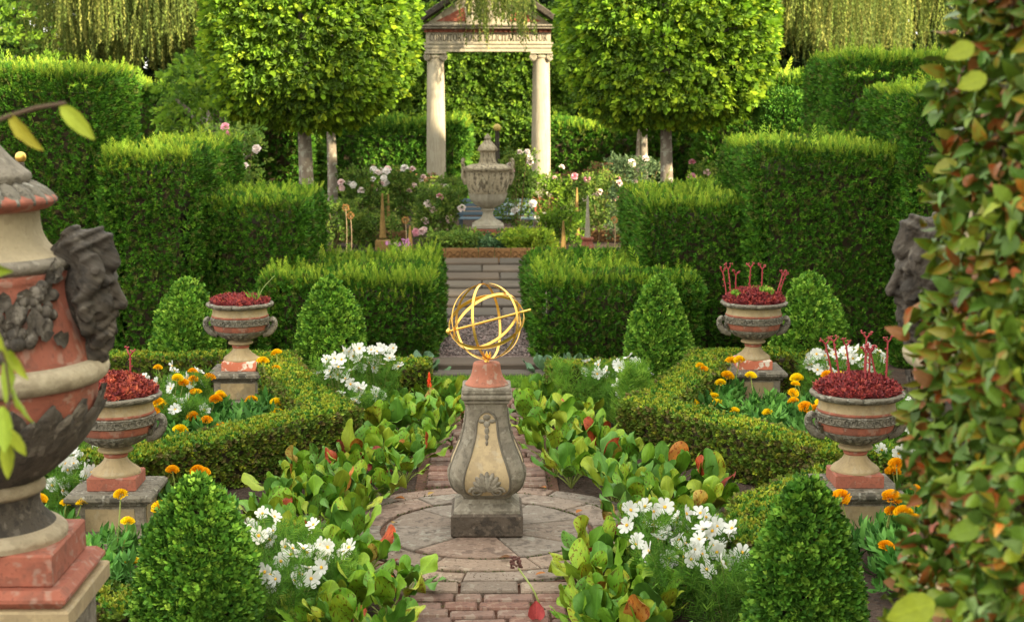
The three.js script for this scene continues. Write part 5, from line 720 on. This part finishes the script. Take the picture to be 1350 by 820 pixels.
function marigold(label, group, x, z, heads, col) {
  const t = thing('marigold', label, 'marigold', x, 0, z, group), stems = [], S = new Spray();
  for (const [dx, dz, h] of heads) { stems.push(taper([[dx * 0.3, 0, dz * 0.3], [dx * 0.7, h * 0.5, dz * 0.7], [dx, h, dz]], 0.0045, 0.0035, 5, 5)); const f = part('flower_head', pick(mariG), col === undefined ? pick(mariM) : mariM[col], t); f.position.set(dx, h, dz); f.rotation.set(rr(-0.1, 0.45), R() * 6, rr(-0.3, 0.3)); f.scale.setScalar(rr(0.85, 1.4)); }
  for (let i = 0; i < 34; i++) { const a = R() * 6.283, r = 0.13 * Math.sqrt(R()); S.add(Math.cos(a) * r, rr(0.02, 0.16), Math.sin(a) * r, rr(-0.8, 0.8), 0.9, rr(-0.8, 0.8), rr(0.8, 1.3), pick(mariPal)); }
  part('stems', bare(stems), stalkGreen, t); S.build('foliage', mariLeaf, boxM, t);
}
const H = (h, k = 2) => Array.from({ length: k + (R() < 0.5 ? 1 : 0) }, () => [rr(-0.16, 0.16), rr(-0.14, 0.14), h * rr(0.75, 1.25)]);
for (const [l, g, list] of [
  ['orange marigold in front of the pedestal of the thin red sedum urn', 'marigolds before the thin red sedum urn', [[-2.1, -11.3, 0.34, 3], [-1.98, -11.0, 0.26, 2], [-2.0, -10.75, 0.24, 2], [-1.75, -10.6, 0.16, 2], [-2.2, -10.95, 0.34, 2], [-1.55, -10.9, 0.18, 1], [-1.85, -10.45, 0.22, 2], [-2.1, -10.4, 0.26, 2], [-1.6, -10.5, 0.16, 1], [-1.6, -10.1, 0.17, 1], [-1.85, -9.9, 0.2, 2], [-1.85, -11.1, 0.2, 1]]],
  ['orange marigold beside the pedestal of the thin red sedum urn, before the box cones', 'marigolds beside the thin red sedum urn', [[-1.5, -11.65, 0.33, 2], [-1.48, -11.3, 0.22, 1], [-1.5, -11.9, 0.36, 1]]],
  ['orange marigold beside the pedestal of the rust red sedum urn', 'marigolds by the rust red sedum urn', [[-1.83, -7.78, 0.30, 1], [-1.58, -7.95, 0.30, 2], [-1.6, -8.6, 0.34, 2], [-1.42, -8.3, 0.26, 1], [-2.2, -8.1, 0.26, 2], [-1.75, -7.35, 0.16, 1]]],
  ['orange marigold before the pedestal of the tall stalked sedum urn', 'marigolds before the tall stalked sedum urn', [[2.16, -11.15, 0.26, 2], [1.92, -11.2, 0.26, 1], [1.98, -10.8, 0.18, 2], [2.2, -10.8, 0.18, 2], [2.3, -11.3, 0.28, 2], [2.35, -10.6, 0.22, 2], [2.05, -10.4, 0.14, 1], [1.8, -10.6, 0.12, 1], [2.4, -10.2, 0.2, 1]]],
  ['orange marigold in the box hedge corner before the tall stalked sedum urn', 'marigolds in the box hedge corner', [[1.62, -11.5, 0.30, 2], [1.52, -11.3, 0.24, 2], [1.45, -11.0, 0.18, 1], [1.6, -11.0, 0.22, 2], [1.36, -10.7, 0.12, 1], [1.72, -11.7, 0.4, 1]]],
  ['deep orange marigold between the short stalked sedum urn and the hornbeam leaves', 'marigolds by the short stalked sedum urn', [[1.9, -7.85, 0.34, 3], [2.08, -7.75, 0.33, 2], [1.97, -7.6, 0.24, 3], [1.93, -7.4, 0.16, 2], [2.15, -8.15, 0.36, 1], [2.25, -8.5, 0.4, 1], [2.05, -7.3, 0.12, 2]]],
]) for (const [x, z, h, k] of list) marigold(l, g, x, z, H(h, k), g.includes('short') ? [0, 2, 2, 0][Math.floor(R() * 4)] : undefined);
for (const [x, z, h, k, l] of [[1.25, -11.0, 0.42, 360, 'feathery bright green fennel plume beside the box hedge'], [0.55, -11.85, 0.30, 120, 'small feathery plant near the path end and box block'], [2.25, -9.3, 0.3, 200, 'feathery green plant behind the short stalked sedum urn'], [-2.4, -9.4, 0.28, 200, 'feathery green plant behind the great lidded urn']]) { const t = thing('feathery_plant', l, 'plant', x - 0.25 * (x > 1 && x < 2), 0, z), S = new Spray(); for (let i = 0; i < k; i++) { const a = R() * 6.28, r = 0.15 * Math.sqrt(R()), y = h * R(); S.add(Math.cos(a) * r * (1.2 - y / h * 0.7), y, Math.sin(a) * r * (1.2 - y / h * 0.7), rr(-0.5, 0.5), 1, rr(-0.5, 0.5), rr(1, 1.6), pick(PAL.boxFresh)); } S.build('foliage', feather, softM, t); part('stem', taper([[0, 0, 0], [0, h / 2, 0], [0, h, 0]], 0.005, 0.003, 4, 4), stalkGreen, t); }
// broad leaves at the foot of the yew by the steps
const glaucM = [[0.15, 0.26, 0.15], [0.20, 0.32, 0.18], [0.12, 0.22, 0.10]].map((c) => bm(c, 0.6));
for (const [x, z, l] of [[0.47, -13.05, 'blue green leafy plant at the foot of the yew beside the steps'], [0.72, -13.1, 'broad leaved green plant between blue green plant and box block'], [-0.5, -13.1, 'leafy green plant at the foot of the yew by the box block']]) { const t = thing('leafy_plant', l, 'plant', x, 0, z); for (let i = 0; i < 12; i++) { const a = i * 2.4, inc = lerp(1.2, 0.3, i / 12), d = V(Math.cos(a) * Math.sin(inc), Math.cos(inc), Math.sin(a) * Math.sin(inc)); const m = part('leaf', pick(bergG), pick(glaucM), t); m.position.copy(d.multiplyScalar(0.08)); m.rotation.set(inc, Math.PI / 2 - a, 0, 'YXZ'); m.scale.setScalar(rr(0.7, 1.0)); } }

// ================================================================ rose garden beyond the steps
R = rng(1100);
const roseG = []; for (let k = 0; k < 2; k++) { R = rng(1103 + k); const gs = []; for (let i = 0; i < 22; i++) { const u = i / 22, a = i * 2.4, inc = 0.25 + u * 1.2; gs.push(place(leaf(0.034, 0.034, [[0, 0.4], [0.5, 1], [0.85, 0.9], [1, 0.4]], -0.4, -0.3), V(Math.cos(a) * 0.012 * u, 0.01 * (1 - u), Math.sin(a) * 0.012 * u), V(Math.cos(a) * Math.sin(inc), Math.cos(inc), Math.sin(a) * Math.sin(inc)), Math.PI / 2 - a)); } roseG.push(bare(gs)); }
const roseM = [[0.84, 0.62, 0.60], [0.84, 0.72, 0.68], [0.78, 0.36, 0.44], [0.86, 0.80, 0.76]].map((c) => new THREE.MeshPhysicalMaterial({ color: new THREE.Color().setRGB(...c), roughness: 0.8, specularIntensity: 0.2, side: THREE.DoubleSide }));
function rose(label, x, z, h, w, n, blooms, pal = PAL.rose, y = 0.13) {
  const t = thing('rose_bush', label, 'rose bush', x, y, z, 'rose bushes in the far bed'), S = new Spray(), stems = [];
  for (let i = 0; i < 9; i++) { const a = i * 2.4, r = w * rr(0.3, 0.9); stems.push(taper([[0, 0, 0], [Math.cos(a) * r * 0.5, h * 0.5, Math.sin(a) * r * 0.4], [Math.cos(a) * r, h * rr(0.8, 1.02), Math.sin(a) * r * 0.7]], 0.008, 0.004, 6, 4)); }
  part('stems', bare(stems), M({ color: new THREE.Color().setRGB(0.22, 0.17, 0.07) }), t);
  for (let i = 0; i < n; i++) { const a = R() * 6.283, r = w * Math.sqrt(R()), yy = h * Math.pow(R(), 0.7); if (vn(x + Math.cos(a) * r * 6, yy * 6, z + r * 4) < 0.3) continue; S.add(Math.cos(a) * r, yy, Math.sin(a) * r * 0.8, rr(-0.9, 0.9), rr(-0.1, 0.9), rr(-0.5, 1), rr(0.8, 1.4), pick(pal)); }
  S.build('foliage', smallA, broadM, t);
  for (const [bx, by, c] of blooms) { const f = part('bloom', pick(roseG), roseM[c], t); f.position.set(bx, by, w * 0.6 + rr(-0.1, 0.05)); f.rotation.set(rr(0.4, 1.2), R() * 6, rr(-0.5, 0.5)); f.scale.setScalar(rr(1.0, 1.4)); }
}
const bl = (n, w, y0, y1, cs) => Array.from({ length: n }, () => [rr(-w, w), rr(y0, y1), pick(cs)]);
rose('rose bush with pale pink blooms beyond the stepped yew and trunk', -2.78, -18.2, 1.72, 0.36, 420, [[-0.05, 1.72, 2], [-0.02, 1.64, 2], [0.1, 1.42, 1], [0.15, 1.3, 1], [-0.12, 1.45, 0], [0.28, 1.48, 1]]);
rose('white rose bush between slim pale trunk and potted obelisk', -1.68, -22.9, 0.98, 0.32, 520, bl(11, 0.36, 0.7, 1.02, [1, 3, 0, 0]));
rose('rose bush with blush blooms behind the ochre obelisks', -1.18, -23.6, 0.92, 0.32, 520, bl(10, 0.38, 0.55, 1.0, [0, 1, 0, 3]));
rose('rose bush with pink blooms between ochre obelisk and stone vase', -0.62, -22.2, 0.75, 0.34, 560, bl(9, 0.34, 0.2, 0.72, [2, 0, 0, 1]));
rose('rose climbing the foot of the column near the stone vase', -0.66, -26.6, 0.62, 0.26, 300, bl(5, 0.2, 0.3, 0.65, [1, 3]));
rose('tall blush rose beside the stone vase', 0.45, -23.2, 1.22, 0.26, 300, [[0.12, 1.22, 1], [0.02, 1.2, 1], [0.16, 1.14, 3], [0.16, 1.07, 1], [-0.12, 1.03, 1], [-0.1, 0.96, 2], [0.2, 0.5, 3], [-0.05, 0.4, 3]]);
rose('yellow leaved rose with pale blooms before the red block of the column', 0.92, -23.6, 0.86, 0.3, 260, [[0.15, 0.98, 1], [0.05, 0.82, 0], [0.3, 0.35, 3], [-0.1, 0.3, 3], [-0.2, 0.25, 3]], PAL.ivy);
rose('tangled pink flecked rose behind the tile edging and allium', 1.62, -23.6, 0.85, 0.4, 560, bl(7, 0.38, 0.45, 0.9, [0, 1, 2]));
rose('grey green rose bush below the slim grey trunk', 2.0, -22.3, 1.15, 0.4, 620, bl(6, 0.38, 0.8, 1.18, [1, 0]), lc([0.13, 0.20, 0.09], [0.10, 0.16, 0.07], [0.17, 0.24, 0.10]));
rose('pink rose bush beside the brown trunk and broad yew', 2.95, -20.4, 1.18, 0.42, 620, bl(14, 0.45, 0.9, 1.28, [2, 0, 0, 1]));
rose('low leafy clump behind the golden edging tiles', -0.4, -20.6, 0.30, 0.3, 420, []); rose('low lime green euphorbia clump behind the golden edging tiles', 0.5, -20.6, 0.32, 0.34, 460, [], PAL.yewNew); rose('low leafy clump between the golden edging tiles and the red plinth', 0.05, -20.7, 0.22, 0.26, 300, [], lc([0.10, 0.20, 0.09], [0.08, 0.16, 0.06]));
rose('leafy clump by the ochre obelisk and white rose bush', -1.5, -22.0, 0.36, 0.3, 300, []); rose('leafy clump by the cream obelisk', 1.05, -22.2, 0.42, 0.32, 360, [], PAL.ivy); rose('leafy clump at the foot of the tallest allium', -2.0, -21.8, 0.6, 0.36, 400, []);
// phlox, and the coppery flat heads of old stonecrop
{ const t = thing('phlox', 'lilac pink phlox heads beside the short ochre obelisk', 'phlox', -1.12, 0.13, -20.75), S = new Spray(); for (const [x, y] of [[-0.12, 0.17], [0, 0.16], [0.1, 0.2], [0.12, 0.15]]) for (let i = 0; i < 26; i++) S.add(x + rr(-0.04, 0.04), y + rr(-0.02, 0.03), rr(-0.03, 0.04), rr(-1, 1), 1, rr(-0.5, 1), rr(0.8, 1.2), new THREE.Color().setRGB(0.72, 0.36, 0.66)); S.build('flower_heads', leaf(0.022, 0.02, undefined, 0.1, 0.1), softM, t); part('stems', bare([-0.12, 0, 0.1].map((x) => taper([[x * 0.4, 0, 0], [x * 0.8, 0.1, 0], [x, 0.17, 0]], 0.005, 0.004, 4, 4))), stalkGreen, t); }
for (const [x, z, h, w, l] of [[-1.25, -24.6, 0.86, 0.5, 'coppery stonecrop heads behind the white rose bush'], [1.25, -25.0, 0.82, 0.4, 'coppery stonecrop heads behind the ochre obelisk'], [1.75, -25.3, 0.95, 0.3, 'taller coppery stonecrop heads below the slim grey trunk']]) { const t = thing('stonecrop', l, 'stonecrop', x, 0.13, z), S = new Spray(), L = new Spray(), st = []; for (let i = 0; i < 16; i++) { const px = rr(-w, w), pz = rr(-0.2, 0.2), py = h * rr(0.75, 1); st.push(taper([[px * 0.5, 0, pz], [px * 0.8, py * 0.5, pz], [px, py, pz]], 0.006, 0.005, 4, 4)); for (let k = 0; k < 26; k++) S.add(px + rr(-0.07, 0.07), py + rr(-0.01, 0.015), pz + rr(-0.07, 0.07), rr(-1, 1), 1, rr(-1, 1), rr(0.7, 1.2), new THREE.Color().setRGB(0.30, 0.15, 0.085)); for (let k = 0; k < 14; k++) L.add(px + rr(-0.06, 0.06), py * R(), pz + rr(-0.06, 0.06), rr(-1, 1), 0.6, rr(-1, 1), rr(0.8, 1.3), pick(PAL.rose)); } S.build('flower_heads', leaf(0.024, 0.022, undefined, 0.2, 0.1), softM, t); L.build('foliage', smallA, broadM, t); part('stems', bare(st), stalkGreen, t); }

// ================================================================ hornbeam hedge close by, and a sapling's twigs
R = rng(1200);
function hornLeaf(len, wid, cup, curl, seed) { R = rng(seed); const P = [], U = [], I = [], nu = 7; for (let j = 0; j <= nu; j++) { const t = j / nu, w = Math.pow(Math.sin(Math.PI * Math.pow(t * 0.97 + 0.015, 0.8)), 0.75) * wid / 2 * (j % 2 ? 1.05 : 0.97); for (let i = 0; i <= 4; i++) { const s = i / 2 - 1; P.push(s * w, t * len, cup * Math.abs(s) * w - curl * len * t * t + 0.10 * w * Math.sin(t * 30 + s)); U.push(i / 4, t); } } for (let j = 0; j < nu; j++) for (let i = 0; i < 4; i++) { const a = j * 5 + i, b = a + 5; I.push(a, a + 1, b, a + 1, b + 1, b); } const g = new THREE.BufferGeometry(); g.setAttribute('position', new THREE.Float32BufferAttribute(P, 3)); g.setAttribute('uv', new THREE.Float32BufferAttribute(U, 2)); g.setIndex(I); g.computeVertexNormals(); return g; }
const hornGs = [0, 1, 2, 3, 4].map((k) => { R = rng(1210 + k); return hornLeaf(rr(0.055, 0.08), rr(0.034, 0.046), rr(0.05, 0.7), rr(-0.1, 0.6), 1220 + k); });
const blotchT = tex(256, (u, v) => { const x = Math.abs(u - 0.5) * 2, mid = 1 - sm(0.02, 0.08, x), s = Math.abs((((v * 9 - x * 2.2) % 1) + 1) % 1 - 0.5) * 2, side = 1 - sm(0.05, 0.25, s), n = per(u, v, 5, 150), q = per(u, v, 16, 151); let c = [0.75, 0.78, 0.7]; c = mix(c, [1, 0.97, 0.85], 0.45 * mid + 0.25 * side); c = mix(c, [0.95, 0.42, 0.22], 0.85 * sm(0.58, 0.72, 0.6 * n + 0.4 * q + 0.12 * x)); return c; });
const hm = (c, rough, map = veinT) => new THREE.MeshPhysicalMaterial({ map, color: new THREE.Color().setRGB(...c), roughness: rough, specularIntensity: 0.4, side: THREE.DoubleSide, bumpMap: veinT, bumpScale: 0.001 });
const hornMs = [hm([0.134, 0.240, 0.025], 0.36), hm([0.192, 0.298, 0.029], 0.38), hm([0.086, 0.163, 0.025], 0.34), hm([0.317, 0.384, 0.029], 0.45), hm([0.499, 0.442, 0.043], 0.5, blotchT), hm([0.403, 0.422, 0.048], 0.5, blotchT), hm([0.192, 0.298, 0.077], 0.4), hm([0.595, 0.288, 0.048], 0.55, blotchT), hm([0.480, 0.134, 0.038], 0.6)];
const hornW = [4, 3.5, 4, 0.9, 0.7, 1.1, 4, 0.7, 0.9], hornPick = () => { let s = R() * hornW.reduce((a, b) => a + b); for (let i = 0; i < hornW.length; i++) { s -= hornW[i]; if (s < 0) return hornMs[i]; } return hornMs[0]; };
{
  const cx = 1.3, cz = -3.3, t = thing('hornbeam_hedge', 'loose hornbeam hedge with yellowing and rust blotched leaves close by', 'hedge', cx, 0, cz);
  const edge = (y) => lerp(0.945, 1.02, clamp((y - 1.3) / 1.2, -0.5, 1.3)) + 0.07 * (fbm(3, y * 5, 1) - 0.5) + 0.014 * Math.sin(y * 23);
  const leafAt = (x, y, z) => { const m = part('leaf', pick(hornGs), hornPick(), t); m.position.set(x - cx, y, z - cz); const d = V(rr(-1.1, 0.4), rr(-0.9, 0.5), rr(-0.3, 0.8)).normalize(); m.quaternion.setFromUnitVectors(Y, d); m.rotateY(rr(-0.9, 0.9) + (R() < 0.5 ? 0 : Math.PI)); m.scale.setScalar(rr(0.48, 0.78)); };
  for (let i = 0; i < 296; i++) { const y = 1.22 + 1.45 * ((i * 0.618) % 1), e = edge(y); if (i < 130) leafAt(e + rr(-0.01, 0.05), y, rr(-3.25, -3.0)); else leafAt(rr(e, 1.06), y, rr(-3.1, -2.96)); }
  const S = hornGs.map(() => new Spray()), pal = lc([0.106, 0.206, 0.025], [0.150, 0.263, 0.027], [0.213, 0.300, 0.030], [0.075, 0.150, 0.022], [0.112, 0.213, 0.037], [0.275, 0.112, 0.031], [0.263, 0.263, 0.035]);
  for (let i = 0; i < 11000; i++) { const y = rr(0, 3.1), e = edge(y), f = R() < 0.6; S[i % 5].add((f ? rr(e + 0.02, 1.8) : e + rr(0.02, 0.09)) - cx, y, (f ? rr(-3.22, -3.06) : rr(-3.8, -3.05)) - cz, rr(-1, 0.3), rr(-0.8, 0.5), rr(-0.3, 1), rr(0.5, 0.85), pick(pal)); }
  S.forEach((s, i) => s.build('inner_leaves', hornGs[i], new THREE.MeshPhysicalMaterial({ map: i % 2 ? veinT : blotchT, roughness: 0.42, specularIntensity: 0.5, side: THREE.DoubleSide }), t));
  const tw = []; for (let i = 0; i < 60; i++) { const y = rr(0.2, 2.9), e = edge(y); tw.push(taper([[1.5 - cx, y - 0.25, rr(-3.5, -3.2) - cz], [(e + 1.3) / 2 - cx, y - 0.1, rr(-3.4, -3.15) - cz], [e + 0.03 - cx, y, rr(-3.4, -3.1) - cz]], 0.007, 0.0025, 6, 4)); } part('twigs', bare(tw), twigM, t);
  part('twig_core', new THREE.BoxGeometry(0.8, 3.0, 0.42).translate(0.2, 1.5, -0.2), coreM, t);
  for (const [x, y, s, mi] of [[0.84, 1.40, 1.4, 3], [0.90, 1.33, 1.2, 5], [0.875, 2.455, 0.8, 3], [0.90, 2.40, 0.8, 3], [0.92, 1.55, 0.9, 1]]) { const m = part('leaf', hornGs[1], hornMs[mi], t, 'yellow green leaf sticking out'); m.position.set(x - cx + 0.02, y, 0.25); m.quaternion.setFromUnitVectors(Y, V(-1, -0.35, 0.2).normalize()); m.rotateY(0.5); m.scale.setScalar(s); }
}
{
  const t = thing('hornbeam_sapling', 'yellow green leaves on thin twigs hanging across the great urn', 'sapling', -1.18, 0, -3.1), st = [taper([[0, 0, 0], [0.01, 1.2, 0], [0, 2.7, 0]], 0.014, 0.008, 8, 6)], gm = [hm([0.42, 0.50, 0.045], 0.5), hm([0.34, 0.46, 0.04], 0.5), hm([0.5, 0.46, 0.05], 0.55)], slim = hornLeaf(0.072, 0.026, 0.5, 0.1, 7);
  st.push(taper([[0, 2.15, 0], [0.15, 2.26, 0.0], [0.32, 2.335, 0], [0.40, 2.35, 0]], 0.006, 0.004, 8, 5)); st.push(taper([[0, 2.0, 0], [0.14, 2.10, 0.1], [0.27, 2.06, 0.1]], 0.004, 0.0025, 8, 5)); st.push(taper([[0, 1.8, 0], [0.15, 1.98, 0.1], [0.26, 1.96, 0.1], [0.30, 1.86, 0.1], [0.29, 1.72, 0.1]], 0.004, 0.002, 12, 5)); part('stems', bare(st), twigM, t);
  const L = (x, y, z, d, s, k, g) => { const m = part('leaf', g ?? hornGs[k % 5], pick(gm), t); m.position.set(x, y, z); m.quaternion.setFromUnitVectors(Y, V(...d).normalize()); m.rotateY(rr(-0.5, 0.5)); m.scale.setScalar(s); };
  L(0.39, 2.345, 0, [0.75, -0.75, 0.1], 1.2, 0, slim); L(0.295, 2.33, 0, [0.65, -0.8, 0.1], 1.25, 1, slim);
  L(0.26, 2.06, 0.1, [0.9, -0.35, 0.2], 0.75, 3); L(0.2, 2.09, 0.1, [0.1, 0.7, 0.2], 0.5, 1);
  for (const [x, y, dx, s] of [[0.255, 1.98, 0.15, 0.9], [0.27, 1.96, 0.5, 0.9], [0.285, 1.93, 0.35, 1.0], [0.30, 1.90, 0.6, 0.9], [0.29, 1.88, 0.0, 1.1], [0.30, 1.83, 0.5, 1.1], [0.29, 1.80, 0.1, 1.2], [0.295, 1.76, 0.7, 0.9], [0.29, 1.73, -0.05, 1.0]]) L(x, y, 0.1 + rr(-0.03, 0.03), [dx, -1, rr(-0.2, 0.3)], s, 0, slim);
}
scene.traverse((o) => { if (o.isMesh) { o.castShadow = true; o.receiveShadow = true; } });
renderer.render(scene, camera);
